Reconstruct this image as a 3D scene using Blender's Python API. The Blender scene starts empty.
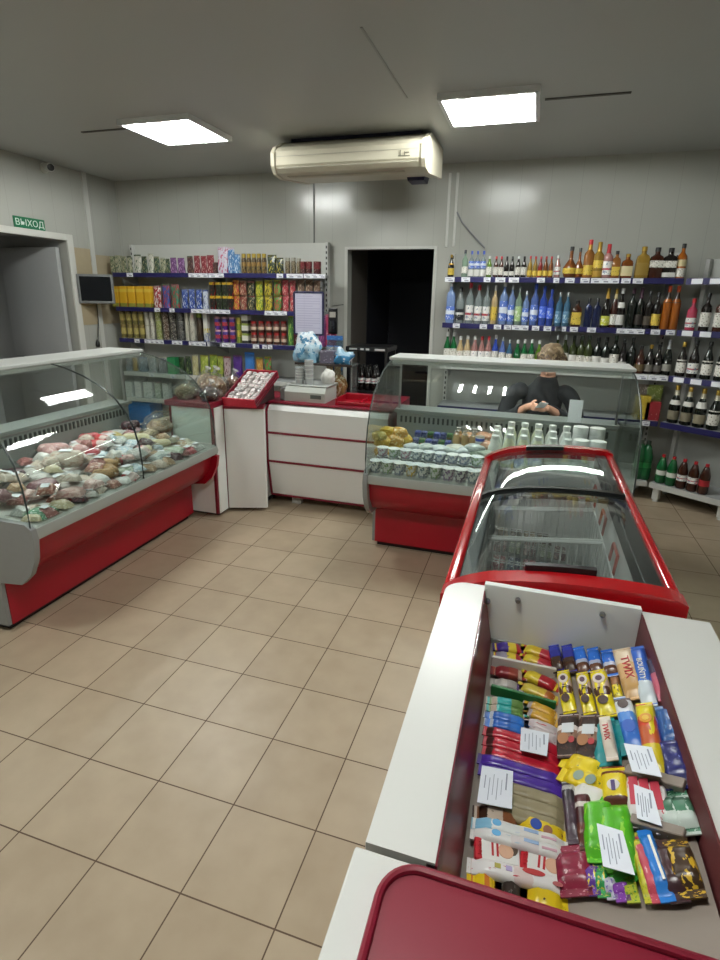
import bpy, bmesh, math, random
from mathutils import Vector, Matrix
R_ = random.Random(7)
PI = math.pi
S = bpy.context.scene
COL = S.collection

# ------------------------------------------------------------------ camera, world, exposure
CAMP = Vector((1.4067, -1.8331, 1.6596)); FPX = 539.58
YAW, PITCH, ROLL = -0.298425, 0.293138, 0.018131
def cam_axes():
    F = Vector((math.sin(YAW)*math.cos(PITCH), math.cos(YAW)*math.cos(PITCH), -math.sin(PITCH)))
    R0 = Vector((math.cos(YAW), -math.sin(YAW), 0)); U0 = R0.cross(F)
    R = R0*math.cos(ROLL)+U0*math.sin(ROLL); U = -R0*math.sin(ROLL)+U0*math.cos(ROLL)
    return R, U, F
CR, CU, CF = cam_axes()
cd = bpy.data.cameras.new('camera'); cam = bpy.data.objects.new('camera', cd); COL.objects.link(cam)
cam.matrix_world = Matrix(((CR.x, CU.x, -CF.x, CAMP.x), (CR.y, CU.y, -CF.y, CAMP.y), (CR.z, CU.z, -CF.z, CAMP.z), (0, 0, 0, 1)))
cd.sensor_fit = 'VERTICAL'; cd.sensor_height = 24; cd.lens = FPX/960*24; cd.shift_y = -20/960
cd.clip_start = 0.02
S.camera = cam
w = bpy.data.worlds.new('world'); S.world = w; w.use_nodes = True
w.node_tree.nodes['Background'].inputs[0].default_value = (0.5, 0.55, 0.6, 1)
w.node_tree.nodes['Background'].inputs[1].default_value = 0.05
S.view_settings.view_transform = 'Standard'; S.view_settings.look = 'None'
S.view_settings.gamma = 1.0; S.view_settings.use_curve_mapping = False
S.view_settings.exposure = 0.0
LAMP = 165.0          # radiance of the fluorescent tubes
try:
    S.cycles.use_denoising = True
    S.cycles.max_bounces = 8; S.cycles.transparent_max_bounces = 32
    S.cycles.glossy_bounces = 4; S.cycles.diffuse_bounces = 4; S.cycles.transmission_bounces = 6
    S.cycles.caustics_reflective = False; S.cycles.caustics_refractive = False
    S.cycles.sample_clamp_indirect = 6
except Exception: pass

def ray(x, y): return CF + CR*((x-360)/FPX) - CU*((y-460)/FPX)
def px(x, y, X=None, Y=None, Z=None):
    d = ray(x, y)
    t = (X-CAMP.x)/d.x if X is not None else (Y-CAMP.y)/d.y if Y is not None else (Z-CAMP.z)/d.z
    return CAMP + d*t

# ------------------------------------------------------------------ materials
def lin(c):
    if isinstance(c, str):
        c = c.lstrip('#'); c = [int(c[i:i+2], 16)/255 for i in (0, 2, 4)]
        c = [v/12.92 if v <= 0.04045 else ((v+0.055)/1.055)**2.4 for v in c]
    return (c[0], c[1], c[2], 1)
MC = {}
def newmat(name):
    m = bpy.data.materials.new(name); m.use_nodes = True; return m, m.node_tree
def mat(col, rough=0.5, metal=0.0, noise=0.0, scale=30, bump=0.0, emit=0.0, coat=0.0):
    k = (col, rough, metal, noise, scale, bump, emit, coat)
    if k in MC: return MC[k]
    m, t = newmat('plain_'+str(col).strip('#')); N = t.nodes; b = N['Principled BSDF']
    b.inputs['Base Color'].default_value = lin(col); b.inputs['Roughness'].default_value = rough
    b.inputs['Metallic'].default_value = metal
    if coat: b.inputs['Coat Weight'].default_value = coat
    if noise or bump:
        tc = N.new('ShaderNodeTexCoord'); nz = N.new('ShaderNodeTexNoise'); nz.inputs['Scale'].default_value = scale
        nz.inputs['Detail'].default_value = 4
        t.links.new(tc.outputs['Object'], nz.inputs['Vector'])
        if noise:
            mx = N.new('ShaderNodeMix'); mx.data_type = 'RGBA'
            c = lin(col); mx.inputs[6].default_value = tuple(max(0, v*(1-noise)) for v in c[:3])+(1,)
            mx.inputs[7].default_value = tuple(min(1, v*(1+noise)) for v in c[:3])+(1,)
            t.links.new(nz.outputs['Fac'], mx.inputs[0]); t.links.new(mx.outputs[2], b.inputs['Base Color'])
        if bump:
            bp = N.new('ShaderNodeBump'); bp.inputs['Strength'].default_value = bump; bp.inputs['Distance'].default_value = 0.01
            t.links.new(nz.outputs['Fac'], bp.inputs['Height']); t.links.new(bp.outputs[0], b.inputs['Normal'])
    if emit:
        b.inputs['Emission Color'].default_value = lin(col); b.inputs['Emission Strength'].default_value = emit
    MC[k] = m; return m

def pack(stops, axis=0, blot=None, amt=0.45, scale=9, rough=0.32, warp=0.05):
    """printed packaging: colour bands along one axis of the pack with blotches of print over them.
    stops: ((pos,colour),...)"""
    k = ('pack', stops, axis, blot, amt, scale, rough, warp)
    if k in MC: return MC[k]
    m, t = newmat('printed_pack'); N = t.nodes; L = t.links; b = N['Principled BSDF']
    b.inputs['Roughness'].default_value = rough
    tc = N.new('ShaderNodeTexCoord'); sx = N.new('ShaderNodeSeparateXYZ'); L.new(tc.outputs['Generated'], sx.inputs[0])
    nz = N.new('ShaderNodeTexNoise'); nz.inputs['Scale'].default_value = scale; nz.inputs['Detail'].default_value = 1.5
    L.new(tc.outputs['Generated'], nz.inputs['Vector'])
    ad = N.new('ShaderNodeMath'); ad.operation = 'MULTIPLY_ADD'; ad.inputs[1].default_value = warp
    L.new(nz.outputs['Fac'], ad.inputs[0]); L.new(sx.outputs[axis], ad.inputs[2])
    sb = N.new('ShaderNodeMath'); sb.operation = 'SUBTRACT'; sb.inputs[1].default_value = warp*0.5; L.new(ad.outputs[0], sb.inputs[0])
    cr = N.new('ShaderNodeValToRGB'); cr.color_ramp.interpolation = 'CONSTANT'; L.new(sb.outputs[0], cr.inputs[0])
    e = cr.color_ramp.elements
    for i, (p, c) in enumerate(stops):
        el = e[0] if i == 0 else e.new(p) if i > 1 else e[1]
        el.position = p; el.color = lin(c)
    if len(stops) == 1: e[1].color = lin(stops[0][1])
    out = cr.outputs[0]
    if blot:
        n2 = N.new('ShaderNodeTexNoise'); n2.inputs['Scale'].default_value = scale*0.6; n2.inputs['Detail'].default_value = 2
        mp = N.new('ShaderNodeMapping'); mp.inputs['Location'].default_value = (3.1, 1.7, 0.4); L.new(tc.outputs['Generated'], mp.inputs[0]); L.new(mp.outputs[0], n2.inputs['Vector'])
        c2 = N.new('ShaderNodeValToRGB'); c2.color_ramp.interpolation = 'CONSTANT'
        c2.color_ramp.elements[0].color = (0, 0, 0, 1); c2.color_ramp.elements[1].position = 1-amt; c2.color_ramp.elements[1].color = (1, 1, 1, 1)
        L.new(n2.outputs['Fac'], c2.inputs[0])
        mx = N.new('ShaderNodeMix'); mx.data_type = 'RGBA'; L.new(c2.outputs[0], mx.inputs[0]); L.new(out, mx.inputs[6]); mx.inputs[7].default_value = lin(blot)
        out = mx.outputs[2]
    L.new(out, b.inputs['Base Color']); MC[k] = m; return m

def glass(tint='#e6f0ec', f0=0.04, body=0.0, bodycol='#ffffff', rough=0.01):
    """thin clear sheet: lets light straight through, mirrors more towards grazing angles"""
    k = ('glass', tint, f0, body, bodycol, rough)
    if k in MC: return MC[k]
    m, t = newmat('clear_sheet'); N = t.nodes; L = t.links; N.remove(N['Principled BSDF']); out = N['Material Output']
    tr = N.new('ShaderNodeBsdfTransparent'); tr.inputs[0].default_value = lin(tint)
    gl = N.new('ShaderNodeBsdfGlossy'); gl.inputs['Roughness'].default_value = rough
    g = N.new('ShaderNodeNewGeometry'); dt = N.new('ShaderNodeVectorMath'); dt.operation = 'DOT_PRODUCT'
    L.new(g.outputs['Incoming'], dt.inputs[0]); L.new(g.outputs['Normal'], dt.inputs[1])
    ab = N.new('ShaderNodeMath'); ab.operation = 'ABSOLUTE'; L.new(dt.outputs['Value'], ab.inputs[0])
    iv = N.new('ShaderNodeMath'); iv.operation = 'SUBTRACT'; iv.inputs[0].default_value = 1; L.new(ab.outputs[0], iv.inputs[1])
    pw = N.new('ShaderNodeMath'); pw.operation = 'POWER'; pw.inputs[1].default_value = 5; L.new(iv.outputs[0], pw.inputs[0])
    ma = N.new('ShaderNodeMath'); ma.operation = 'MULTIPLY_ADD'; ma.inputs[1].default_value = 1-f0; ma.inputs[2].default_value = f0; L.new(pw.outputs[0], ma.inputs[0])
    src = tr.outputs[0]
    if body:
        df = N.new('ShaderNodeBsdfDiffuse'); df.inputs[0].default_value = lin(bodycol)
        mb = N.new('ShaderNodeMixShader'); mb.inputs[0].default_value = body; L.new(src, mb.inputs[1]); L.new(df.outputs[0], mb.inputs[2]); src = mb.outputs[0]
    mx = N.new('ShaderNodeMixShader'); L.new(ma.outputs[0], mx.inputs[0]); L.new(src, mx.inputs[1]); L.new(gl.outputs[0], mx.inputs[2])
    L.new(mx.outputs[0], out.inputs[0]); MC[k] = m; return m

WHITE = mat('#c9cac6', 0.35, noise=0.03, scale=6)
PANELW = mat('#ececea', 0.3, noise=0.02, scale=5)
RED = mat('#9c0a20', 0.32, noise=0.04, scale=4)
FRED = mat('#b01018', 0.22, coat=0.5)
MAROON = mat('#7a0c26', 0.4, noise=0.05, scale=8)
GREYP = mat('#8b8d8c', 0.45, noise=0.04)
NAVY = mat('#1e1c52', 0.4)
BLACK = mat('#0b0b0d', 0.4)
STEEL = mat('#9a9c9c', 0.3, metal=0.9)
PAPER = mat('#e6e8ee', 0.7, noise=0.02, scale=40)
GLASS = glass('#f3f8f6', 0.045)
CLEAR = glass('#f0f2f0', 0.05, 0.05)

def tile_mat():
    m, t = newmat('floor_tiles'); N = t.nodes; L = t.links; b = N['Principled BSDF']
    tc = N.new('ShaderNodeTexCoord'); sx = N.new('ShaderNodeSeparateXYZ'); L.new(tc.outputs['Object'], sx.inputs[0])
    def math_(op, a, c=None, v=None):
        n = N.new('ShaderNodeMath'); n.operation = op
        L.new(a, n.inputs[0])
        if c is not None: L.new(c, n.inputs[1])
        elif v is not None: n.inputs[1].default_value = v
        return n.outputs[0]
    ds = []; cells = []
    for ax in (0, 1):
        u = math_('DIVIDE', sx.outputs[ax], v=0.30)
        u = math_('ADD', u, v=100.0)
        cells.append(math_('FLOOR', u))
        f = math_('FRACT', u); f = math_('SUBTRACT', f, v=0.5); f = math_('ABSOLUTE', f); ds.append(f)
    d = math_('MAXIMUM', ds[0], ds[1]); g = math_('GREATER_THAN', d, v=0.4925)
    cx = N.new('ShaderNodeCombineXYZ'); L.new(cells[0], cx.inputs[0]); L.new(cells[1], cx.inputs[1])
    wn = N.new('ShaderNodeTexWhiteNoise'); L.new(cx.outputs[0], wn.inputs['Vector'])
    nz = N.new('ShaderNodeTexNoise'); nz.inputs['Scale'].default_value = 7; nz.inputs['Detail'].default_value = 6; L.new(tc.outputs['Object'], nz.inputs['Vector'])
    av = N.new('ShaderNodeMath'); av.operation = 'MULTIPLY_ADD'; av.inputs[1].default_value = 0.35; L.new(wn.outputs['Value'], av.inputs[0]); L.new(nz.outputs['Fac'], av.inputs[2])
    cr = N.new('ShaderNodeValToRGB'); cr.color_ramp.elements[0].position = 0.3; cr.color_ramp.elements[0].color = lin('#a6937b'); cr.color_ramp.elements[1].position = 0.95; cr.color_ramp.elements[1].color = lin('#b6a48c')
    L.new(av.outputs[0], cr.inputs[0])
    mx = N.new('ShaderNodeMix'); mx.data_type = 'RGBA'; L.new(g, mx.inputs[0]); L.new(cr.outputs[0], mx.inputs[6]); mx.inputs[7].default_value = lin('#5d4a3a')
    L.new(mx.outputs[2], b.inputs['Base Color'])
    rm = N.new('ShaderNodeMix'); rm.data_type = 'FLOAT'; L.new(g, rm.inputs[0]); rm.inputs[2].default_value = 0.38; rm.inputs[3].default_value = 0.9
    L.new(rm.outputs[0], b.inputs['Roughness'])
    iv = N.new('ShaderNodeMath'); iv.operation = 'SUBTRACT'; iv.inputs[0].default_value = 1; L.new(g, iv.inputs[1])
    bp = N.new('ShaderNodeBump'); bp.inputs['Strength'].default_value = 0.4; bp.inputs['Distance'].default_value = 0.003; L.new(iv.outputs[0], bp.inputs['Height']); L.new(bp.outputs[0], b.inputs['Normal'])
    return m
def pvc_mat(col, period, axis, rough=0.22):
    """glossy plastic wall panels with a fine joint every so often"""
    m, t = newmat('pvc_panels'); N = t.nodes; L = t.links; b = N['Principled BSDF']
    tc = N.new('ShaderNodeTexCoord'); sx = N.new('ShaderNodeSeparateXYZ'); L.new(tc.outputs['Object'], sx.inputs[0])
    dv = N.new('ShaderNodeMath'); dv.operation = 'DIVIDE'; dv.inputs[1].default_value = period; L.new(sx.outputs[axis], dv.inputs[0])
    ad = N.new('ShaderNodeMath'); ad.operation = 'ADD'; ad.inputs[1].default_value = 50.3; L.new(dv.outputs[0], ad.inputs[0])
    fr = N.new('ShaderNodeMath'); fr.operation = 'FRACT'; L.new(ad.outputs[0], fr.inputs[0])
    gt = N.new('ShaderNodeMath'); gt.operation = 'LESS_THAN'; gt.inputs[1].default_value = 0.012; L.new(fr.outputs[0], gt.inputs[0])
    nz = N.new('ShaderNodeTexNoise'); nz.inputs['Scale'].default_value = 1.5; L.new(tc.outputs['Object'], nz.inputs['Vector'])
    c = lin(col)
    m0 = N.new('ShaderNodeMix'); m0.data_type = 'RGBA'; L.new(nz.outputs['Fac'], m0.inputs[0]); m0.inputs[6].default_value = tuple(v*0.93 for v in c[:3])+(1,); m0.inputs[7].default_value = tuple(min(1, v*1.05) for v in c[:3])+(1,)
    mx = N.new('ShaderNodeMix'); mx.data_type = 'RGBA'; L.new(gt.outputs[0], mx.inputs[0]); L.new(m0.outputs[2], mx.inputs[6]); mx.inputs[7].default_value = tuple(v*0.8 for v in c[:3])+(1,)
    L.new(mx.outputs[2], b.inputs['Base Color']); b.inputs['Roughness'].default_value = rough
    n2 = N.new('ShaderNodeTexNoise'); n2.inputs['Scale'].default_value = 2.2; L.new(tc.outputs['Object'], n2.inputs['Vector'])
    bp = N.new('ShaderNodeBump'); bp.inputs['Strength'].default_value = 0.12; bp.inputs['Distance'].default_value = 0.05; L.new(n2.outputs['Fac'], bp.inputs['Height']); L.new(bp.outputs[0], b.inputs['Normal'])
    return m

# ------------------------------------------------------------------ mesh helpers
class MB:
    def __init__(s): s.bm = bmesh.new(); s.mi = 0
    def _mark(s, faces):
        for f in faces: f.material_index = s.mi
    def box(s, c, d, rot=None, bev=0.0, seg=2):
        r = bmesh.ops.create_cube(s.bm, size=1.0); vs = r['verts']
        for v in vs: v.co = Vector((v.co.x*d[0], v.co.y*d[1], v.co.z*d[2]))
        if bev:
            es = list({e for v in vs for e in v.link_edges})
            rb = bmesh.ops.bevel(s.bm, geom=es, offset=min(bev, min(d)*0.45), segments=seg, profile=0.5, affect='EDGES', clamp_overlap=True)
            vs = list({v for v in rb['verts']} | {v for v in vs if v.is_valid})
        fs = {f for v in vs for f in v.link_faces}; s._mark(fs)
        M_ = Matrix.Translation(Vector(c)) @ (rot.to_4x4() if rot else Matrix())
        for v in {v for f in fs for v in f.verts}: v.co = M_ @ v.co
        return s
    def bb(s, a, b, bev=0.0, seg=2):
        return s.box([(a[i]+b[i])/2 for i in range(3)], [abs(b[i]-a[i]) for i in range(3)], bev=bev, seg=seg)
    def lathe(s, prof, c=(0, 0, 0), n=16, M_=None):
        rings = []
        for r, z in prof:
            rings.append([s.bm.verts.new((max(r, 1e-5)*math.cos(2*PI*i/n), max(r, 1e-5)*math.sin(2*PI*i/n), z)) for i in range(n)])
        fs = []
        for a, b in zip(rings, rings[1:]):
            for i in range(n): fs.append(s.bm.faces.new((a[i], a[(i+1) % n], b[(i+1) % n], b[i])))
        if prof[0][0] > 1e-4: fs.append(s.bm.faces.new(list(reversed(rings[0]))))
        if prof[-1][0] > 1e-4: fs.append(s.bm.faces.new(rings[-1]))
        s._mark(fs); T = Matrix.Translation(Vector(c)) @ (M_ if M_ else Matrix())
        for rg in rings:
            for v in rg: v.co = T @ v.co
        return s
    def tube(s, pts, r, n=8, closed=False):
        pts = [Vector(p) for p in pts]; rings = []; k = len(pts)
        up = Vector((0, 0, 1))
        for i, p in enumerate(pts):
            if closed: d = pts[(i+1) % k]-pts[i-1]
            else: d = (pts[min(i+1, k-1)]-pts[max(i-1, 0)])
            d.normalize(); u = d.cross(up)
            if u.length < 1e-3: u = d.cross(Vector((0, 1, 0)))
            u.normalize(); v_ = d.cross(u); rr = r[i] if isinstance(r, (list, tuple)) else r
            rings.append([s.bm.verts.new(p+u*rr*math.cos(2*PI*j/n)+v_*rr*math.sin(2*PI*j/n)) for j in range(n)])
        fs = []
        for a, b in (list(zip(rings, rings[1:]))+([(rings[-1], rings[0])] if closed else [])):
            for j in range(n): fs.append(s.bm.faces.new((a[j], a[(j+1) % n], b[(j+1) % n], b[j])))
        if not closed: fs.append(s.bm.faces.new(list(reversed(rings[0])))); fs.append(s.bm.faces.new(rings[-1]))
        s._mark(fs); return s
    def prism(s, prof, x0, x1, axis='x'):
        """closed outline of (y,z) points swept from x0 to x1"""
        def P(u, a, b): return (u, a, b) if axis == 'x' else (a, u, b) if axis == 'y' else (a, b, u)
        A = [s.bm.verts.new(P(x0, *p)) for p in prof]; B = [s.bm.verts.new(P(x1, *p)) for p in prof]; n = len(prof)
        fs = [s.bm.faces.new((A[i], A[(i+1) % n], B[(i+1) % n], B[i])) for i in range(n)]
        fs.append(s.bm.faces.new(list(reversed(A)))); fs.append(s.bm.faces.new(B)); s._mark(fs); return s
    def strip(s, prof, x0, x1, th, nx=1, axis='x'):
        """open profile line given thickness and swept"""
        pr = [Vector(p) for p in prof]; off = []
        for i, p in enumerate(pr):
            d = pr[min(i+1, len(pr)-1)]-pr[max(i-1, 0)]; d.normalize(); off.append(p+Vector((d.y, -d.x))*(-th))
        return s.prism([tuple(p) for p in pr]+[tuple(p) for p in reversed(off)], x0, x1, axis)
    def grid(s, fn, nu, nv, close=False):
        g = [[s.bm.verts.new(fn(i/nu, j/nv)) for j in range(nv+(0 if close else 1))] for i in range(nu+1)]
        fs = []; mv = nv
        for i in range(nu):
            for j in range(mv):
                jj = (j+1) % (nv if close else nv+1)
                fs.append(s.bm.faces.new((g[i][j], g[i+1][j], g[i+1][jj], g[i][jj])))
        s._mark(fs); return g
    def build(s, name, m, parent=None, smooth=True, loc=None):
        bmesh.ops.recalc_face_normals(s.bm, faces=s.bm.faces)
        me = bpy.data.meshes.new(name); s.bm.to_mesh(me); s.bm.free()
        if not isinstance(m, (list, tuple)): m = [m]
        for x in m: me.materials.append(x)
        if smooth:
            me.polygons.foreach_set('use_smooth', [True]*len(me.polygons))
            try: me.set_sharp_from_angle(angle=math.radians(38))
            except Exception: pass
        return link(name, me, parent, loc)
def link(name, me, parent=None, loc=None):
    o = bpy.data.objects.new(name, me); COL.objects.link(o)
    if parent: o.parent = parent
    if loc is not None: o.location = loc
    return o
def tag(o, label=None, cat=None, group=None, kind=None):
    if label: o['label'] = label
    if cat: o['category'] = cat
    if group: o['group'] = group
    if kind: o['kind'] = kind
    return o
def thing(name, label, cat, loc=(0, 0, 0), rz=0.0, group=None):
    o = bpy.data.objects.new(name, None); COL.objects.link(o); o.empty_display_size = 0.05
    o.location = loc; o.rotation_euler = (0, 0, rz); return tag(o, label, cat, group)
def dup(o, parent=None):
    c = o.copy(); COL.objects.link(c)
    if parent: c.parent = parent; c.matrix_parent_inverse = o.matrix_parent_inverse.copy()
    for ch in list(o.children): dup(ch, c)
    return c
def struct(name, mb, m, parent=None, smooth=False):
    o = mb.build(name, m, parent, smooth)
    if not parent: o['kind'] = 'structure'
    return o
TXT = {}
def text_mesh(s, size=0.02, depth=0.0006):
    k = (s, round(size, 4))
    if k in TXT: return TXT[k]
    cu = bpy.data.curves.new('lettering', 'FONT'); cu.body = s; cu.size = size; cu.extrude = depth; cu.align_x = 'CENTER'; cu.align_y = 'CENTER'; cu.resolution_u = 2
    o = bpy.data.objects.new('tmp', cu); COL.objects.link(o); dg = bpy.context.evaluated_depsgraph_get()
    me = bpy.data.meshes.new_from_object(o.evaluated_get(dg)); bpy.data.objects.remove(o); bpy.data.curves.remove(cu); TXT[k] = me; return me
def lettering(s, size, m, parent, M_, sx=1.0):
    me = text_mesh(s, size).copy(); me.materials.clear(); me.materials.append(m)
    o = link('lettering', me, parent); o.matrix_local = M_ @ Matrix.Diagonal((sx, 1, 1, 1)); return o
ORD = 'first second third fourth fifth sixth seventh eighth ninth tenth eleventh twelfth thirteenth fourteenth fifteenth sixteenth seventeenth eighteenth nineteenth twentieth twenty-first twenty-second twenty-third twenty-fourth twenty-fifth twenty-sixth twenty-seventh twenty-eighth twenty-ninth thirtieth thirty-first thirty-second thirty-third thirty-fourth thirty-fifth'.split()

# ================================================================== the setting
CZ = 2.82; BY = 3.55; LX = -3.1; RX = 3.4; FY = -3.6
mb = MB(); mb.bb((LX-1.2, FY, -0.1), (RX, BY+1.8, 0)); struct('floor', mb, tile_mat())
mb = MB(); mb.bb((LX-1.2, FY, CZ), (RX, BY, CZ+0.1)); struct('ceiling', mb, mat('#aeb0ae', 0.42, noise=0.03, scale=0.8))
WALLM = pvc_mat('#b3b4ad', 0.25, 0); WALLS = pvc_mat('#adaea7', 0.25, 1)
DX0, DX1, DZ = px(348, 249, Y=BY).x, px(434.5, 249, Y=BY).x, 2.105
mb = MB(); mb.bb((LX-0.1, BY, 0), (DX0, BY+0.12, CZ)); mb.bb((DX1, BY, 0), (RX+0.1, BY+0.12, CZ)); mb.bb((DX0, BY, DZ), (DX1, BY+0.12, CZ)); struct('wall_back', mb, WALLM)
OY0, OY1, OZ = 1.75, 2.775, 2.145
mb = MB(); mb.bb((LX-0.1, FY, 0), (LX, OY0, CZ)); mb.bb((LX-0.1, OY1, 0), (LX, BY, CZ)); mb.bb((LX-0.1, OY0, OZ), (LX, OY1, CZ)); struct('wall_left', mb, WALLS)
mb = MB(); mb.bb((RX, FY, 0), (RX+0.1, BY, CZ)); struct('wall_right', mb, WALLS)
mb = MB(); mb.bb((LX-0.1, FY-0.1, 0), (RX+0.1, FY, CZ)); struct('wall_front', mb, WALLM)
# store room behind the doorway, its unlit darkness painted into the wall colour
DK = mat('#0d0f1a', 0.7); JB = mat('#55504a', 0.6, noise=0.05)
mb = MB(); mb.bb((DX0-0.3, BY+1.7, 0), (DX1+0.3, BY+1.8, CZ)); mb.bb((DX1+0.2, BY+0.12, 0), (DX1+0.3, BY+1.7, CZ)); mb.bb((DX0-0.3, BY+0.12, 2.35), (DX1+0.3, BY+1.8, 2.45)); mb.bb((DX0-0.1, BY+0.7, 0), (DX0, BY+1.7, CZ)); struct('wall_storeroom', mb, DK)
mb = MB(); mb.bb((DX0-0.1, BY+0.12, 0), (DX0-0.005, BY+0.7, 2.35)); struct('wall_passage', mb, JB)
DF = mat('#c2c3bd', 0.4)
mb = MB(); mb.bb((DX0-0.03, BY-0.012, 0), (DX0, BY, DZ+0.025)); mb.bb((DX1, BY-0.012, 0), (DX1+0.03, BY, DZ+0.025)); mb.bb((DX0, BY-0.012, DZ), (DX1, BY, DZ+0.025)); struct('trim_1', mb, DF)
# entrance recess in the left wall, with its grey door leaf
mb = MB(); mb.bb((LX-1.2, OY0-0.1, 0), (LX-0.1, OY0, CZ)); mb.bb((LX-1.2, OY1, 0), (LX-0.1, OY1+0.1, CZ)); mb.bb((LX-1.3, OY0-0.1, 0), (LX-1.2, OY1+0.1, CZ)); mb.bb((LX-1.2, OY0, OZ+0.05), (LX-0.1, OY1, OZ+0.15)); struct('wall_entrance', mb, mat('#a4a6a6', 0.6, noise=0.03))
do = thing('door_1', None, None, (LX-0.05, OY1-0.03, 0)); do['kind'] = 'structure'
mb = MB(); mb.bb((-0.75, -0.045, 0.02), (-0.02, 0, 2.08), 0.004); mb.build('door_leaf', mat('#a6a8a8', 0.45, noise=0.03), do)
mb = MB(); mb.tube([(-0.68, -0.05, 1.0), (-0.68, -0.09, 1.0), (-0.58, -0.09, 1.0)], 0.009); mb.build('door_handle', STEEL, do)
mb = MB(); mb.bb((LX, OY1, 0), (LX+0.018, OY1+0.075, OZ+0.06), 0.004); mb.bb((LX, OY0, OZ), (LX+0.018, OY1, OZ+0.06), 0.004); struct('trim_2', mb, mat('#c9c9c3', 0.4))
TAN = mat('#a79a80', 0.3, noise=0.06, scale=14)
mb = MB(); mb.bb((LX, OY1+0.08, 1.33), (LX+0.008, 3.07, 2.09)); mb.bb((LX, 3.13, 1.33), (LX+0.008, 3.5, 2.04)); struct('trim_3', mb, TAN)
mb = MB(); mb.bb((LX, 3.07, 0), (LX+0.02, 3.125, CZ)); struct('trim_4', mb, mat('#c4c5c0', 0.35))
# slots left in the ceiling beside the lamps
mb = MB(); a = px(82, 132, Z=CZ); b = px(132, 129, Z=CZ)
mb.bb((a.x, a.y-0.012, CZ-0.006), (b.x, a.y+0.012, CZ+0.004)); a = px(545, 99, Z=CZ); b = px(630, 95, Z=CZ); mb.bb((a.x, a.y-0.012, CZ-0.006), (b.x, a.y+0.012, CZ+0.004)); struct('trim_5', mb, mat('#55534f', 0.7))
mb = MB(); a = px(360, 27, Z=CZ); b = px(402, 98, Z=CZ); mb.bb((a.x, a.y, CZ-0.004), (a.x+0.012, b.y, CZ+0.004)); struct('trim_6', mb, mat('#9d9f9d', 0.4))
# cables and conduit on the back wall
mb = MB(); x1 = px(449, 200, Y=BY).x; x2 = px(456.5, 200, Y=BY).x
for x in (x1, x2): mb.bb((x-0.011, BY-0.02, 2.12), (x+0.011, BY, 2.74), 0.004)
struct('trim_7', mb, mat('#d6d7d2', 0.35))
tag(MB().tube([px(457, 212, Y=BY-0.012), px(462, 222, Y=BY-0.012), px(470, 232, Y=BY-0.012), px(485, 248, Y=BY-0.012)], 0.007, 6).build('cable', mat('#85868a', 0.5)), 'thin grey cable sagging across the back wall to the right wall shelves', 'cable')
mb = MB(); x = px(314, 200, Y=BY).x; mb.bb((x-0.006, BY-0.008, 2.1), (x+0.006, BY, 2.72)); struct('trim_8', mb, mat('#6f716e', 0.5))

# ------------------------------------------------------------------ lamps
def ceiling_light(cx, cy, label):
    t = thing('ceiling_light', label, 'ceiling light', (cx, cy, CZ), 0, 'four-tube ceiling lights')
    mb = MB()
    for sx in (-1, 1): mb.bb((sx*0.28-0.012, -0.285, -0.035), (sx*0.28+0.012, 0.285, 0))
    for sy in (-1, 1): mb.bb((-0.28, sy*0.275-0.012, -0.035), (0.28, sy*0.275+0.012, 0))
    mb.build('frame', mat('#d6d8d8', 0.3), t, False)
    mb = MB(); mb.bb((-0.268, -0.263, -0.008), (0.268, 0.263, 0)); mb.build('reflector', mat('#e8eaea', 0.25), t, False)
    for i in range(4):
        x = -0.2+i*0.1335
        mb = MB(); mb.tube([(x, -0.245, -0.022), (x, 0.245, -0.022)], 0.0125, 8)
        k = ('tube',)
        if k not in MC:
            m, tr = newmat('fluorescent'); N = tr.nodes; N.remove(N['Principled BSDF']); e = N.new('ShaderNodeEmission'); e.inputs[0].default_value = (0.97, 1.0, 0.96, 1); e.inputs[1].default_value = LAMP
            tr.links.new(e.outputs[0], N['Material Output'].inputs[0]); MC[k] = m
        mb.build('fluorescent_tube', MC[k], t)
    return t
ceiling_light(-1.235, 2.04, 'bright four-tube square ceiling light above the meat counter, left of the air conditioner')
ceiling_light(1.015, 2.09, 'bright four-tube square ceiling light above the dairy case, right of the air conditioner')
ceiling_light(-1.235, -1.1, 'four-tube ceiling light above the tiled floor behind the viewer, left side')
ceiling_light(1.015, -1.1, 'four-tube ceiling light above the candy counter behind the viewer, right side')

# ------------------------------------------------------------------ wall and ceiling equipment
AC = mat('#c6c0ac', 0.35, noise=0.02, scale=3); ACG = mat('#a9a493', 0.4)
t = thing('air_conditioner', 'long cream split air conditioner unit hung under the ceiling above the doorway', 'air conditioner', (-0.58, 0, 0))
acp = [(3.0, 2.80), (2.5, 2.795), (2.34, 2.725), (2.30, 2.69), (2.30, 2.60), (2.34, 2.55), (2.46, 2.535), (3.0, 2.60)]
mb = MB(); mb.prism(acp, 0, 1.12); mb.build('casing', AC, t, False)
for x0, x1 in ((-0.03, 0.0), (1.12, 1.15)):
    mb = MB(); mb.prism([(y+(0.004 if y > 2.9 else -0.006), z+(0.004 if z > 2.7 else -0.006)) for y, z in acp], x0, x1); mb.build('end_cap', AC, t, False)
mb = MB(); mb.bb((0.02, 2.293, 2.575), (1.1, 2.303, 2.583)); mb.bb((0.02, 2.297, 2.655), (1.1, 2.303, 2.659)); mb.build('front_groove', ACG, t, False)
mb = MB()
for i in range(3): mb.box((0.52, 2.40+i*0.03, 2.541+0.000*i), (0.92, 0.02, 0.006), Matrix.Rotation(0.35, 3, 'X'))
mb.build('louvre', ACG, t, False)
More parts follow.
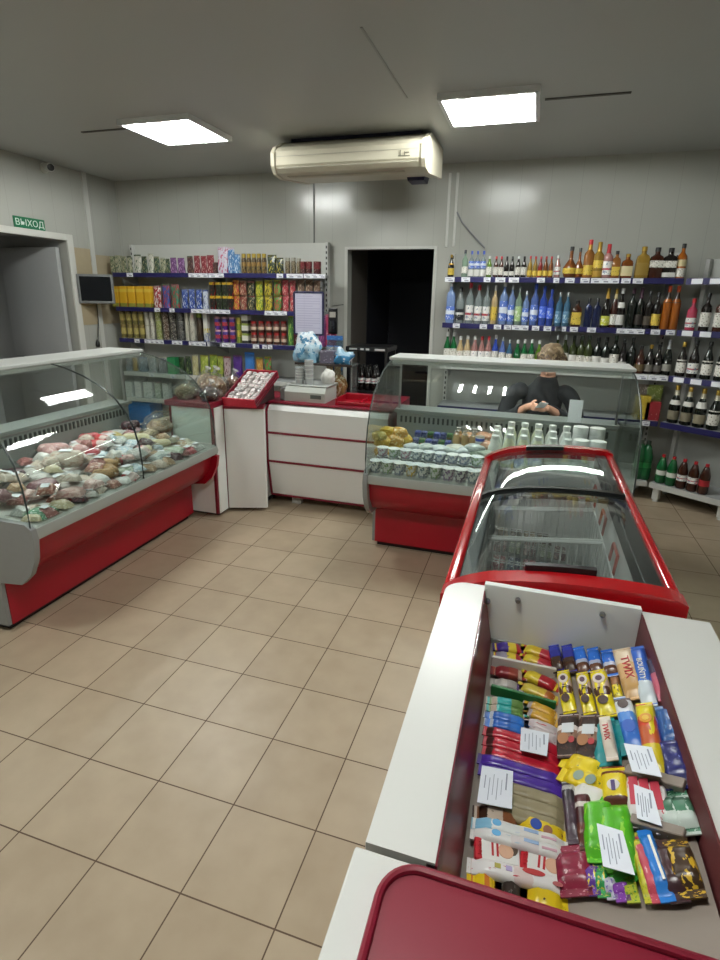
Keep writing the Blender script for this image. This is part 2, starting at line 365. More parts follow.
mb = MB(); mb.bb((0.97, 2.294, 2.615), (0.974, 2.299, 2.65)); mb.bb((0.955, 2.294, 2.613), (1.04, 2.299, 2.617)); mb.bb((1.0, 2.294, 2.613), (1.004, 2.299, 2.64)); mb.bb((1.0, 2.294, 2.632), (1.035, 2.299, 2.636)); mb.build('emblem', mat('#5f5c50'), t, False)
mb = MB(); mb.bb((0.05, 2.5, 2.797), (1.07, 2.95, 2.82)); mb.build('mounting_plate', mat('#1c1a33', 0.6), t, False)  # bracket coloured purple-black to paint the shadow gap under the ceiling
mb = MB(); mb.prism([(0.90, 2.61), (1.06, 2.61), (1.045, 2.55), (0.915, 2.55)], 2.80, 2.96, 'y'); mb.build('pump_box', mat('#17163a', 0.5), t, False)

p = px(44, 168, X=LX)
t = thing('security_camera', 'small white security camera on the left wall just under the ceiling', 'security camera', (LX, p.y, p.z))
mb = MB(); mb.lathe([(0.001, 0), (0.045, 0), (0.045, 0.012), (0.03, 0.02), (0.001, 0.02)], n=20, M_=Matrix.Rotation(PI/2, 4, 'Y')); mb.tube([(0.015, 0, 0), (0.06, 0, 0)], 0.012); mb.build('bracket', WHITE, t)
mb = MB(); mb.lathe([(0.001, 0), (0.033, 0.002), (0.036, 0.02), (0.036, 0.10), (0.001, 0.10)], (0.06, -0.03, 0.0), 20, Matrix.Rotation(math.radians(-25), 4, 'Z') @ Matrix.Rotation(PI/2*1.1, 4, 'Y')); mb.build('body', WHITE, t)
mb = MB(); mb.lathe([(0.001, 0.098), (0.03, 0.098), (0.03, 0.106), (0.001, 0.112)], (0.06, -0.03, 0.0), 20, Matrix.Rotation(math.radians(-25), 4, 'Z') @ Matrix.Rotation(PI/2*1.1, 4, 'Y')); mb.build('lens', BLACK, t)

t = thing('exit_sign', 'small green exit sign with white letters above the entrance opening', 'sign', (LX, 2.37, 2.25))
mb = MB(); mb.bb((0, -0.165, -0.05), (0.012, 0.165, 0.05), 0.003); mb.build('plate', mat('#0f6b47', 0.4), t, False)
lettering('ВЫХОД', 0.075, mat('#dfe8e2', 0.5), t, Matrix.Translation((0.0125, 0, 0)) @ Matrix.Rotation(PI/2, 4, 'Z') @ Matrix.Rotation(PI/2, 4, 'X'), 1.1)

mc = px(96, 289, Y=2.92)
t = thing('monitor', 'small square monitor with grey bezel and dark screen on the left wall', 'monitor', tuple(mc), math.radians(38))
mb = MB(); mb.bb((-0.17, 0, -0.145), (0.17, 0.035, 0.145), 0.008); mb.build('bezel', mat('#6f7170', 0.4), t, False)
mb = MB(); mb.bb((-0.145, -0.003, -0.118), (0.145, 0.002, 0.122)); mb.build('screen', mat('#070b12', 0.12), t, False)
mb = MB(); mb.bb((-0.11, 0.035, -0.1), (0.11, 0.07, 0.1), 0.02); mb.build('rear_housing', BLACK, t)
mb = MB(); mb.tube([(0, 0.06, 0.02), (-0.03, 0.15, 0.06), (-0.09, 0.21, 0.08)], 0.02); mb.build('arm', BLACK, t)
mb = MB(); mb.box((-0.085, 0.205, 0.08), (0.09, 0.02, 0.12), Matrix.Rotation(math.radians(52), 3, 'Z')); mb.build('mounting_plate', BLACK, t, False)
a = px(97, 306, X=LX+0.03); b = px(98, 345, X=LX+0.03)
t = thing('power_cord', 'black power cord and plug hanging under the wall monitor', 'cord', (0, 0, 0))
MB().tube([a+Vector((0, 0, 0.05)), a, a*0.6+b*0.4+Vector((0, 0.015, 0)), b], 0.005, 6).build('cord', BLACK, t)
mb = MB(); mb.lathe([(0.006, 0.06), (0.018, 0.03), (0.022, 0.0), (0.02, -0.02), (0.001, -0.02)], b, 12); mb.build('plug', BLACK, t)

# ------------------------------------------------------------------ wall shelving
SF = 3.15                       # front edge of the wall shelves
BACKP = mat('#d0d1cb', 0.5, noise=0.02); BACKD = mat('#8d8f8f', 0.5)
def shelf_unit(name, label, x0, x1, zs, top, rails, tags, back=BY-0.02, first_low=None, mtop=None):
    t = thing(name, label, 'shelving', (0, 0, 0))
    mb = MB(); mb.bb((x0+0.02, back-0.03, 0.1), (x1-0.02, back, top)); mb.build('back_panel', mtop or BACKP, t, False)
    for x in (x0, x1-0.03):
        mb = MB(); mb.bb((x, back-0.07, 0), (x+0.03, back, top)); 
        mb.mi = 1
        for k in range(int(top/0.05)-1): mb.bb((x+0.009, back-0.0715, 0.06+k*0.05), (x+0.021, back-0.069, 0.085+k*0.05))
        mb.build('upright', [WHITE, BLACK], t, False)
    out = []
    for i, (z, rail) in enumerate(zip(zs, rails)):
        mb = MB(); mb.bb((x0, SF+0.012, z-0.03), (x1, back-0.03, z), 0.004)
        for x in (x0+0.06, (x0+x1)/2, x1-0.06): mb.prism([(back-0.06, z-0.14), (back-0.06, z-0.03), (SF+0.05, z-0.03), (SF+0.05, z-0.045)], x-0.002, x+0.002)
        sh = mb.build('shelf', mat('#a5a7a8', 0.45), t, False)
        mb = MB(); mb.bb((x0, SF, z-0.042), (x1, SF+0.012, z+0.002), 0.003); mb.build('price_rail', NAVY if rail == 'n' else WHITE, sh, False)
        for (xa, xb) in tags[i]:
            mb = MB(); mb.bb((xa, SF-0.004, z-0.041), (xb, SF-0.001, z-0.002))
            mb.mi = 1
            n = max(1, int((xb-xa)/0.06))
            for q in range(n):
                u = xa+(xb-xa)*(q+0.15)/n; v_ = xa+(xb-xa)*(q+0.85)/n
                mb.bb((u, SF-0.0045, z-0.016), (u+(v_-u)*0.75, SF-0.0039, z-0.012)); mb.bb((u+(v_-u)*0.3, SF-0.0045, z-0.034), (v_, SF-0.0039, z-0.023))
            mb.build('price_tag', [PAPER, mat('#8d8fa0', 0.7)], sh, False)
        out.append(sh)
    return t
LZ = [1.862, 1.515, 1.185, 0.822, 0.535, 0.17]
RZ = [1.842, 1.452, 1.085, 0.70, 0.165]
def T(y, zo, lst, ox, sc):      # tag ranges read off the photo -> x on the shelf front
    return [(px(ox+a/sc, y, Y=SF).x, px(ox+b/sc, y, Y=SF).x) for a, b in lst]
lx0 = px(112, 272, Y=SF).x; lx1 = px(331, 275, Y=BY).x
ltags = [T(274, 0, [(110, 150)], 110, 6.545)+T(275, 0, [(515, 640), (645, 745)], 110, 6.545)+T(277, 0, [(370, 405), (425, 515), (520, 640)], 210, 5.54),
         T(306, 0, [(290, 325), (388, 420), (530, 650), (655, 785)], 110, 6.545)+T(309, 0, [(302, 425)], 210, 5.54),
         T(338, 0, [(160, 192), (225, 350), (405, 470), (515, 625), (635, 720)], 110, 6.545)+T(343, 0, [(0, 60), (65, 140), (238, 272), (290, 315), (320, 345)], 210, 5.54),
         T(374, 0, [(190, 225), (330, 360)], 120, 6.545), [], []]
shelf_unit('shelving_unit', 'left wall shelving with navy price rails, filled with tea, coffee and sweets', lx0, lx1, LZ, 2.165, 'nnnwww', ltags)
rx0 = px(445, 277, Y=SF).x; rx1 = 2.49
rtags = [T(274, 0, [(85, 138), (176, 224), (300, 338), (365, 420), (440, 496), (596, 640), (688, 720)], 430, 5.54)+T(277, 0, [(122, 168), (196, 240), (247, 382), (393, 437), (448, 498)], 540, 4.8),
         T(323, 0, [(128, 166), (277, 317), (356, 396), (412, 452), (456, 548), (568, 608), (633, 675), (698, 735)], 430, 5.54)+T(327, 0, [(78, 126), (145, 183), (228, 270), (370, 505), (535, 580), (608, 652)], 540, 4.8),
         T(371, 0, [(430, 520), (525, 620)], 540, 4.8), T(420, 0, [(170, 215)], 610, 5.33), []]
shelf_unit('shelving_unit', 'right wall shelving with navy price rails, filled with bottles of spirits and wine', rx0, rx1, RZ, 2.055, 'nnwnw', rtags, mtop=mat('#a9aba6', 0.5))
# corner shelves, turned towards the shop
CA = Vector((2.505, SF, 0)); CD = Vector((0.82, -0.572, 0)); CN = Vector((0.572, 0.82, 0)); CL = 0.62; CDEP = 0.38
crot = math.atan2(CD.y, CD.x)
t = thing('corner_shelving', 'angled corner shelving of sparkling wine and soda bottles right of the wine shelves', 'shelving', tuple(CA), crot)
mb = MB(); mb.bb((0, CDEP-0.03, 0.1), (CL, CDEP, 2.0)); mb.build('back_panel', mat('#a9aba6', 0.5), t, False)
for x in (0.0, CL-0.03):
    mb = MB(); mb.bb((x, CDEP-0.08, 0), (x+0.03, CDEP-0.03, 2.0)); mb.build('upright', WHITE, t, False)
for x in (0.03, CL-0.08):
    mb = MB(); mb.bb((x, 0.02, 0.02), (x+0.05, 0.07, 0.135)); mb.lathe([(0.001, 0), (0.025, 0), (0.02, 0.02), (0.001, 0.02)], (x+0.025, 0.045, 0)); mb.build('foot', WHITE, t, False)
for z, rail in zip(RZ, 'nnnnw'):
    mb = MB(); mb.bb((0, 0.012, z-0.03), (CL, CDEP-0.03, z)); sh = mb.build('shelf', mat('#a5a7a8', 0.45), t, False)
    mb = MB(); mb.bb((0, 0, z-0.045), (CL, 0.012, z+0.002)); mb.build('price_rail', NAVY if rail == 'n' else WHITE, sh, False)
    if z in (RZ[2], RZ[0], RZ[1]):
        for x in (0.04, 0.17, 0.32):
            mb = MB(); mb.bb((x, -0.004, z-0.042), (x+0.08, -0.001, z-0.002)); mb.build('price_tag', PAPER, sh, False)
def cpt(u, d, z): return CA+CD*u+CN*d+Vector((0, 0, z))

# ------------------------------------------------------------------ bottles
def gl(c, body=0.55): return glass(c, 0.05, body, c)
def opq(c, rough=0.08): return mat(c, rough)
BOT = {   # outline (radius, height) fractions: body, shoulder, neck
 'vodka': [(0.90, 0), (1, 0.015), (1, 0.60), (0.92, 0.66), (0.45, 0.75), (0.36, 0.80), (0.34, 0.97), (0.38, 0.98), (0.38, 1)],
 'cognac': [(0.55, 0), (0.8, 0.05), (1, 0.22), (0.92, 0.36), (0.5, 0.52), (0.26, 0.62), (0.24, 0.97), (0.27, 1)],
 'wine': [(0.92, 0), (1, 0.012), (1, 0.60), (0.9, 0.66), (0.45, 0.74), (0.36, 0.79), (0.35, 1)],
 'champ': [(0.92, 0), (1, 0.012), (1, 0.45), (0.85, 0.58), (0.5, 0.72), (0.36, 0.82), (0.36, 1)],
 'beer': [(0.92, 0), (1, 0.015), (1, 0.52), (0.85, 0.62), (0.5, 0.74), (0.40, 0.80), (0.38, 1)],
 'pet': [(0.85, 0), (1, 0.03), (1, 0.28), (0.93, 0.33), (0.93, 0.45), (1, 0.5), (0.98, 0.62), (0.55, 0.86), (0.32, 0.93), (0.32, 1)],
 'square': [(0.95, 0), (1, 0.02), (1, 0.62), (0.85, 0.72), (0.42, 0.78), (0.36, 0.82), (0.36, 1)],
 'milk': [(0.9, 0), (1, 0.03), (1, 0.56), (0.94, 0.64), (0.62, 0.80), (0.5, 0.86), (0.5, 1)],
}
def rad(prof, f):
    for (r0, z0), (r1, z1) in zip(prof, prof[1:]):
        if z0 <= f <= z1: return r0+(r1-r0)*((f-z0)/(z1-z0) if z1 > z0 else 0)
    return prof[-1][0]
def bottle(name, kind, r, h, gm, capm, labs, loc, n=14, neckm=None, cap=0.12):
    prof = BOT[kind]; sq = kind == 'square'
    nn = 4 if sq else n
    def shape(mb, pr):
        if sq:
            k = 1.30
            mb.lathe(pr, n=24)
            for v in mb.bm.verts:   # squash the round section into a rounded square while it is wide
                q = math.hypot(v.co.x, v.co.y)
                if q > r*0.6:
                    m_ = max(abs(v.co.x), abs(v.co.y)); s_ = 0.45+0.55*(q/m_); v.co.x *= s_; v.co.y *= s_*0.8
        else: mb.lathe(pr, n=n)
    mb = MB(); shape(mb, [(0.0001, 0)]+[(a*r, b*h) for a, b in prof]+[(0.0001, h)])
    o = mb.build(name, gm, None, True, loc)
    zc = 1-cap
    rc = rad(prof, 0.99)*r*1.12
    mb = MB(); mb.lathe([(rc, h*zc), (rc, h*1.005), (rc*0.9, h*1.012), (0.0001, h*1.012)], n=12); mb.build('cap', capm, o)
    if neckm:
        mb = MB(); mb.lathe([(rad(prof, f)*r*1.06+0.0006, h*f) for f in (zc-0.13, zc-0.08, zc-0.03, zc)], n=12); mb.build('neck_foil', neckm, o)
    for (f0, f1, lm) in labs:
        mb = MB(); shape(mb, [(rad(prof, f)*r+0.0012, h*f) for f in (f0, (f0+f1)/2, f1)]); mb.build('label', lm, o)
    return o
LW = mat('#d9d8d2', 0.6); LCREAM = mat('#cdbf94', 0.6); LY = mat('#c9a83a', 0.5); LGOLD = mat('#b8923f', 0.35, 0.5); LRED = mat('#a8222c', 0.5)
LWB = pack(((0, '#e6e6e2'), (0.35, '#b33a44'), (0.5, '#e6e6e2')), 2, '#7d8b9d', 0.42, 7, 0.6)
LBW = pack(((0, '#5877c8'), (0.4, '#dfe6f2'), (0.7, '#5877c8')), 2, '#eef2f8', 0.4, 7, 0.5)
LWT = pack(((0, '#dedcd4'),), 2, '#8a8378', 0.4, 10, 0.6)
LYT = pack(((0, '#d2b64a'),), 2, '#6b4a22', 0.4, 9, 0.5)
CAPS = {'k': opq('#101012', 0.35), 'r': opq('#b3202a', 0.35), 'w': opq('#d8dad8', 0.35), 's': mat('#a9adb0', 0.3, 0.8), 'b': opq('#2344a8', 0.35), 'g': mat('#a98b3c', 0.35, 0.7), 'o': opq('#c8481a', 0.4), 'n': opq('#2a3a2c', 0.4), 'v': opq('#48243a', 0.4)}
GC = {'clear': glass('#dfe8e6', 0.06, 0.42, '#a9b3b4'), 'pale': glass('#d4e8d6', 0.06, 0.5, '#a3bca8'), 'blue': glass('#7f9be6', 0.06, 0.6, '#6a84c8'), 'lblue': glass('#b8ccf0', 0.06, 0.6, '#8fa9d8'),
      'deep': glass('#5a78e0', 0.06, 0.7, '#3c56b4'), 'teal': glass('#86b0d0', 0.06, 0.6, '#4a7898'), 'amber': opq('#6e3d18'), 'gold': opq('#8c7030'), 'honey': opq('#8a5a2c'), 'dark': opq('#15100e'), 'brown': opq('#3a1c12'), 'green': glass('#3f9a5a', 0.06, 0.7, '#1c6a3a'),
      'wine': opq('#0e1410'), 'olive': opq('#2a3314'), 'lime': glass('#a8c860', 0.06, 0.6, '#6f9434'), 'orange': opq('#9a561c'), 'navy': opq('#141c3c'), 'rose': glass('#e8b8b0', 0.06, 0.55, '#c99a94'), 'pink': opq('#a83a52'), 'cream': opq('#b8a27a'), 'red': opq('#7a2018')}
def row(specs, ox, sc, yb, Yc, z, ordinal0, where, group, name, oyt):
    """specs: (u, v_top, width_u, kind, glass, cap, labels, short description[, neck])"""
    k = ordinal0
    for sp in specs:
        u, vt, wu, kind, gc, cp, labs, desc = sp[:8]
        X_ = ox+u/sc; p = px(X_, yb, Y=Yc); top = px(X_, oyt+vt/sc, Y=Yc)
        d = (p-CAMP).dot(CF); r = wu/sc/2*d/FPX*1.0; h = max(0.08, top.z-z)
        o = bottle(name, kind, r, h, GC[gc], CAPS[cp], labs, (p.x, Yc, z), neckm=sp[8] if len(sp) > 8 else None)
        tag(o, f'{desc}, {ORD[k]} from left on the {where}', 'bottle', group); k += 1
    return k
A = [(0.12, 0.5, LWT)]
B = [(0.10, 0.34, LYT)]
Yr = SF+0.075
# top shelf
k = row([
 (115, 110, 34, 'champ', 'dark', 'g', [(0.1, 0.4, LYT), (0.55, 0.62, LGOLD)], 'dark bottle netted with gold'),
 (190, 85, 32, 'vodka', 'pale', 'k', [(0.15, 0.4, LWT)], 'pale green bottle with black cap'),
 (226, 90, 30, 'vodka', 'clear', 'b', [(0.34, 0.62, LBW), (0.05, 0.3, LW)], 'clear bottle with blue label and blue cap'),
 (258, 90, 30, 'vodka', 'clear', 'b', [(0.34, 0.62, LBW), (0.05, 0.3, LW)], 'clear bottle with blue label and blue cap'),
 (291, 90, 30, 'vodka', 'clear', 'b', [(0.34, 0.62, LBW), (0.05, 0.3, LW)], 'clear bottle with blue label and blue cap'),
 (325, 118, 30, 'beer', 'lime', 'w', A, 'small greenish bottle with pale label'),
 (362, 120, 27, 'beer', 'brown', 'r', A, 'small brown bottle with red cap'),
 (391, 120, 27, 'beer', 'brown', 'r', A, 'small brown bottle with red cap'),
 (421, 120, 27, 'beer', 'dark', 'k', [(0.1, 0.3, LWT)], 'small dark bottle with black cap'),
 (451, 120, 27, 'beer', 'dark', 'k', [(0.1, 0.3, LWT)], 'small dark bottle with black cap'),
 (485, 120, 27, 'beer', 'dark', 'w', A, 'small dark bottle with pale cap'),
 (517, 120, 30, 'beer', 'dark', 'k', A, 'small dark bottle with pale label'),
 (550, 118, 26, 'beer', 'gold', 'r', B, 'small golden bottle with red cap'),
 (579, 120, 26, 'beer', 'gold', 'r', B, 'small golden bottle with red cap'),
 (608, 120, 26, 'beer', 'red', 'r', B, 'small reddish bottle with red cap'),
 (637, 120, 26, 'beer', 'amber', 'r', B, 'small amber bottle with red cap'),
 (666, 120, 26, 'beer', 'amber', 'r', B, 'small amber bottle with red cap')], 430, 5.54, 273, Yr, RZ[0], 0, 'top right-hand shelf', 'bottles on the top right-hand shelf', 'liquor_bottle', 235)
k = row([
 (80, 100, 28, 'beer', 'rose', 'w', [(0.15, 0.5, LWB)], 'small clear bottle with white and red label'),
 (140, 58, 66, 'cognac', 'amber', 'k', [(0.14, 0.32, LYT)], 'round bellied amber cognac bottle with gold label'),
 (181, 64, 46, 'cognac', 'amber', 'k', [(0.14, 0.32, LYT)], 'narrower round amber cognac bottle'),
 (226, 25, 48, 'wine', 'honey', 'r', [(0.08, 0.34, LYT)], 'tall amber bottle with red and gold neck', LGOLD),
 (271, 36, 50, 'wine', 'gold', 'g', [(0.28, 0.5, LYT), (0.04, 0.2, LGOLD)], 'tall amber bottle with wide yellow label', LGOLD),
 (316, 46, 46, 'wine', 'rose', 'r', [(0.1, 0.5, LWB)], 'tall rosy bottle with pink label', LRED),
 (358, 78, 40, 'square', 'honey', 'k', [(0.1, 0.42, LYT)], 'short amber bottle with black cap'),
 (412, 92, 52, 'square', 'amber', 'g', [(0.1, 0.5, LCREAM)], 'squat amber bottle with oval cream label'),
 (484, 58, 60, 'square', 'gold', 'g', [(0.1, 0.5, mat('#8a6f2a', 0.5))], 'large greenish gold square bottle'),
 (549, 62, 62, 'square', 'brown', 'k', [(0.36, 0.58, LWT)], 'dark brown whisky bottle with white label'),
 (613, 64, 62, 'square', 'dark', 'k', [(0.36, 0.58, LWT), (0.05, 0.2, LW)], 'black whisky bottle with white label'),
 (669, 44, 44, 'vodka', 'orange', 'k', [(0.05, 0.30, LWT), (0.36, 0.55, LCREAM)], 'amber bottle with cream label')], 540, 4.8, 274.5, Yr, RZ[0], k, 'top right-hand shelf', 'bottles on the top right-hand shelf', 'liquor_bottle', 235)
# middle shelf
k = row([
 (110, 258, 48, 'square', 'lblue', 's', [(0.08, 0.4, LBW)], 'wide pale blue bottle with silver cap'),
 (163, 292, 46, 'vodka', 'clear', 'k', [(0.08, 0.4, pack(((0, '#22242a'), (0.5, '#c8c8c4'), (0.7, '#22242a')), 2, '#e0e0dc', 0.35, 8))], 'clear bottle with black label and black cap'),
 (215, 268, 43, 'vodka', 'clear', 'r', [(0.08, 0.46, LWB)], 'clear vodka bottle with red cap'),
 (263, 280, 43, 'vodka', 'clear', 'r', [(0.08, 0.46, LWB)], 'clear vodka bottle with red cap'),
 (308, 282, 40, 'vodka', 'clear', 's', [(0.08, 0.46, LWB)], 'clear vodka bottle with white and red label'),
 (351, 282, 34, 'vodka', 'cream', 'w', [(0.1, 0.46, LYT)], 'cream and gold vodka bottle'),
 (401, 258, 46, 'vodka', 'lblue', 'w', [(0.08, 0.55, LBW)], 'tall light blue vodka bottle with white cap'),
 (445, 276, 37, 'vodka', 'lblue', 's', [(0.08, 0.5, LBW)], 'light blue vodka bottle with silver cap'),
 (485, 292, 37, 'vodka', 'pale', 's', [(0.1, 0.5, pack(((0, '#a9c78a'),), 2, '#e6ecd8', 0.4, 8))], 'vodka bottle with green label'),
 (525, 312, 36, 'vodka', 'lblue', 's', [(0.1, 0.5, LBW)], 'shorter pale blue bottle'),
 (572, 272, 42, 'vodka', 'blue', 'b', [(0.1, 0.5, LBW)], 'blue vodka bottle with white label'),
 (620, 286, 40, 'vodka', 'deep', 'b', [(0.2, 0.5, pack(((0, '#4d6fe0'),), 2, '#b8c8f4', 0.4, 8))], 'bright blue vodka bottle'),
 (661, 302, 36, 'vodka', 'deep', 'b', [(0.2, 0.5, pack(((0, '#4d6fe0'),), 2, '#b8c8f4', 0.4, 8))], 'deep blue vodka bottle')], 430, 5.54, 318, Yr, RZ[1], 0, 'middle right-hand shelf', 'bottles on the middle right-hand shelf', 'liquor_bottle', 235)
k = row([
 (85, 277, 32, 'vodka', 'teal', 's', [(0.1, 0.45, pack(((0, '#5a86a8'),), 2, '#b8ccd8', 0.4, 8))], 'tall grey-blue bottle'),
 (122, 277, 32, 'vodka', 'teal', 's', [(0.1, 0.45, pack(((0, '#5a86a8'),), 2, '#b8ccd8', 0.4, 8))], 'tall grey-blue bottle'),
 (171, 315, 46, 'square', 'brown', 'k', [(0.08, 0.55, LYT)], 'squat brown bottle with yellow label'),
 (226, 305, 34, 'square', 'navy', 'k', [], 'dark navy slab bottle'),
 (266, 305, 34, 'square', 'navy', 'k', [], 'dark navy slab bottle'),
 (310, 258, 40, 'champ', 'dark', 'g', [(0.06, 0.3, pack(((0, '#c8cc4a'),), 2, '#e8e8d0', 0.4, 8))], 'dark bottle with gold neck and yellow-green label', LGOLD),
 (349, 260, 34, 'champ', 'brown', 'g', [(0.08, 0.35, LWT)], 'brown bottle with gold neck', LCREAM),
 (378, 258, 40, 'champ', 'dark', 'w', [(0.08, 0.34, LW), (0.52, 0.66, LW)], 'dark bottle with white label and white collar'),
 (430, 258, 38, 'wine', 'wine', 'v', [], 'black wine bottle with purple cap'),
 (469, 256, 38, 'wine', 'wine', 'v', [(0.1, 0.35, mat('#2d2622', 0.5))], 'black wine bottle with plum neck', mat('#3a1c2e', 0.4)),
 (511, 272, 36, 'wine', 'dark', 'k', [(0.1, 0.35, mat('#4b4238', 0.5))], 'black wine bottle with dim label'),
 (551, 278, 42, 'wine', 'dark', 'k', [(0.1, 0.42, LYT)], 'dark bottle with cream oval label'),
 (598, 246, 40, 'vodka', 'orange', 'o', [(0.62, 0.86, mat('#23120c', 0.3))], 'orange liqueur bottle with orange cap'),
 (640, 246, 40, 'vodka', 'orange', 'o', [(0.62, 0.86, mat('#23120c', 0.3))], 'orange liqueur bottle with orange cap')], 540, 4.8, 321.5, Yr, RZ[1], k, 'middle right-hand shelf', 'bottles on the middle right-hand shelf', 'liquor_bottle', 235)
# third shelf, just over the dairy case
k = row([
 (90, 540, 36, 'beer', 'green', 'w', A, 'green bottle with pale cap'), (125, 540, 36, 'beer', 'green', 'w', A, 'green bottle with pale cap'),
 (162, 562, 38, 'beer', 'cream', 'w', A, 'beige mixer bottle'), (201, 558, 38, 'beer', 'cream', 'w', A, 'beige mixer bottle'),
 (241, 560, 38, 'beer', 'rose', 'w', [(0.1, 0.5, LWB)], 'pinkish mixer bottle'), (281, 562, 36, 'beer', 'rose', 'r', [(0.1, 0.5, LWB)], 'white and red mixer bottle'), (317, 562, 36, 'beer', 'rose', 'r', [(0.1, 0.5, LWB)], 'white and red mixer bottle'),
 (355, 556, 36, 'beer', 'deep', 'w', A, 'blue mixer bottle'), (395, 568, 36, 'beer', 'blue', 's', A, 'blue mixer bottle'), (434, 582, 34, 'beer', 'teal', 's', A, 'grey-blue mixer bottle'),
 (478, 582, 36, 'beer', 'green', 'w', B, 'green mixer bottle'), (516, 580, 36, 'beer', 'green', 'w', A, 'green mixer bottle'), (556, 580, 36, 'beer', 'green', 'w', A, 'green mixer bottle'), (597, 585, 36, 'beer', 'lime', 'w', B, 'yellow-green mixer bottle')],
 430, 5.54, 361, Yr, RZ[2], 0, 'third right-hand shelf', 'bottles on the third right-hand shelf', 'soda_bottle', 235)
k = row([
 (70, 482, 34, 'wine', 'olive', 's', A, 'tall wine bottle behind the bowed head'), (108, 482, 34, 'wine', 'olive', 's', A, 'tall wine bottle behind the bowed head'), (148, 482, 36, 'wine', 'olive', 'k', [(0.12, 0.45, LW)], 'wine bottle with white label beside the head'),
 (185, 485, 42, 'wine', 'olive', 'n', [(0.12, 0.45, LWT)], 'green wine bottle with white label'), (220, 482, 42, 'wine', 'olive', 'n', [(0.12, 0.42, LWT)], 'green wine bottle with white label'),
 (263, 492, 42, 'wine', 'wine', 'k', [(0.05, 0.46, LW)], 'dark wine bottle with tall white label'), (303, 492, 42, 'wine', 'wine', 'k', [(0.05, 0.42, LW)], 'dark wine bottle with white label'), (347, 482, 42, 'wine', 'wine', 'n', [(0.14, 0.5, LWT)], 'dark wine bottle with white label'),
 (388, 502, 38, 'champ', 'dark', 'k', [(0.06, 0.34, LW)], 'dark wine bottle with pale label'), (428, 492, 38, 'wine', 'wine', 'k', [], 'plain dark wine bottle'),
 (475, 532, 42, 'champ', 'brown', 'k', [(0.1, 0.35, mat('#6b5a3c', 0.5))], 'short dark brown bottle'), (520, 527, 40, 'champ', 'dark', 'g', [(0.1, 0.34, mat('#6e6a62', 0.5))], 'dark bottle with grey label'), (560, 527, 40, 'champ', 'dark', 'k', [(0.1, 0.32, mat('#4e4a46', 0.5))], 'dark bottle with dim label'),
 (604, 505, 42, 'champ', 'wine', 's', [(0.12, 0.32, mat('#8a8880', 0.5))], 'sparkling wine bottle with silver foil top', mat('#b9bcbe', 0.3, 0.6))],
 540, 4.8, 368, Yr, RZ[2], k, 'third right-hand shelf', 'bottles on the third right-hand shelf', 'wine_bottle', 235)

# corner shelves
def crow(items, z, where, group):
    for i, (u, h, r, kind, gc, cp, labs, desc, *nk) in enumerate(items):
        p = cpt(u, 0.07, z); o = bottle('wine_bottle' if kind in ('champ', 'wine') else 'soda_bottle', kind, r, h, GC[gc], CAPS[cp], labs, tuple(p), neckm=nk[0] if nk else None)
        o.rotation_euler.z = crot; tag(o, f'{desc}, {ORD[i]} from left on the {where}', 'bottle', group)
SILV = mat('#c9c4b0', 0.3, 0.4)
crow([(0.06, 0.24, 0.036, 'vodka', 'pink', 'r', [(0.1, 0.4, LWB)], 'small pinkish red bottle'), (0.16, 0.28, 0.036, 'wine', 'dark', 'k', A, 'dark bottle'), (0.26, 0.28, 0.036, 'wine', 'brown', 'g', A, 'dark brown bottle'), (0.36, 0.28, 0.036, 'wine', 'dark', 'k', A, 'dark bottle')], RZ[1], 'middle corner shelf', 'bottles on the middle corner shelf')
crow([(0.05, 0.27, 0.036, 'champ', 'dark', 'g', A, 'dark bottle with brown label'), (0.14, 0.29, 0.038, 'champ', 'dark', 'k', [(0.12, 0.4, LWB)], 'dark bottle with pink label'), (0.24, 0.29, 0.038, 'champ', 'wine', 'k', A, 'dark bottle'), (0.34, 0.29, 0.038, 'champ', 'wine', 'g', A, 'dark bottle')], RZ[2], 'third corner shelf', 'bottles on the third corner shelf')
crow([(0.06, 0.31, 0.042, 'champ', 'wine', 'g', [(0.1, 0.34, mat('#77715f', 0.5)), (0.5, 0.62, LW)], 'sparkling wine bottle with white neck', SILV), (0.16, 0.31, 0.042, 'champ', 'wine', 'g', [(0.1, 0.34, mat('#77715f', 0.5)), (0.5, 0.62, LW)], 'sparkling wine bottle with white neck', SILV), (0.26, 0.31, 0.042, 'champ', 'wine', 'g', [(0.1, 0.34, mat('#8d8670', 0.5)), (0.5, 0.66, LW)], 'sparkling wine bottle with white tag', SILV), (0.36, 0.31, 0.042, 'champ', 'wine', 'g', A, 'sparkling wine bottle', SILV)], RZ[3], 'fourth corner shelf', 'bottles on the fourth corner shelf')
crow([(0.05, 0.25, 0.04, 'pet', 'green', 'r', [(0.3, 0.46, LW)], 'green soda bottle with red cap'), (0.135, 0.25, 0.04, 'pet', 'green', 'r', [(0.3, 0.46, LW)], 'green soda bottle with red cap'), (0.22, 0.25, 0.04, 'pet', 'brown', 'r', [(0.28, 0.48, LWB)], 'dark soda bottle with pink label'), (0.305, 0.25, 0.04, 'pet', 'brown', 'r', [(0.28, 0.48, LWB)], 'dark soda bottle with pink label'), (0.39, 0.25, 0.04, 'pet', 'brown', 'r', [(0.28, 0.48, LRED)], 'dark cola bottle with red label')], RZ[4], 'bottom corner shelf', 'soda bottles on the bottom corner shelf')
for i, u in enumerate((147, 183)):
    p = px(610+u/5.33, 470, Y=SF+0.1); o = bottle('soda_bottle', 'pet', 0.052, 0.34, GC['green'], CAPS['n'], [(0.32, 0.46, opq('#1c7a3c', 0.4))], (p.x, SF+0.1, RZ[4]))
    tag(o, f'large green soda bottle, {("left", "right")[i]} of the pair at the right end of the bottom shelf', 'bottle', 'large green soda bottles on the bottom shelf')

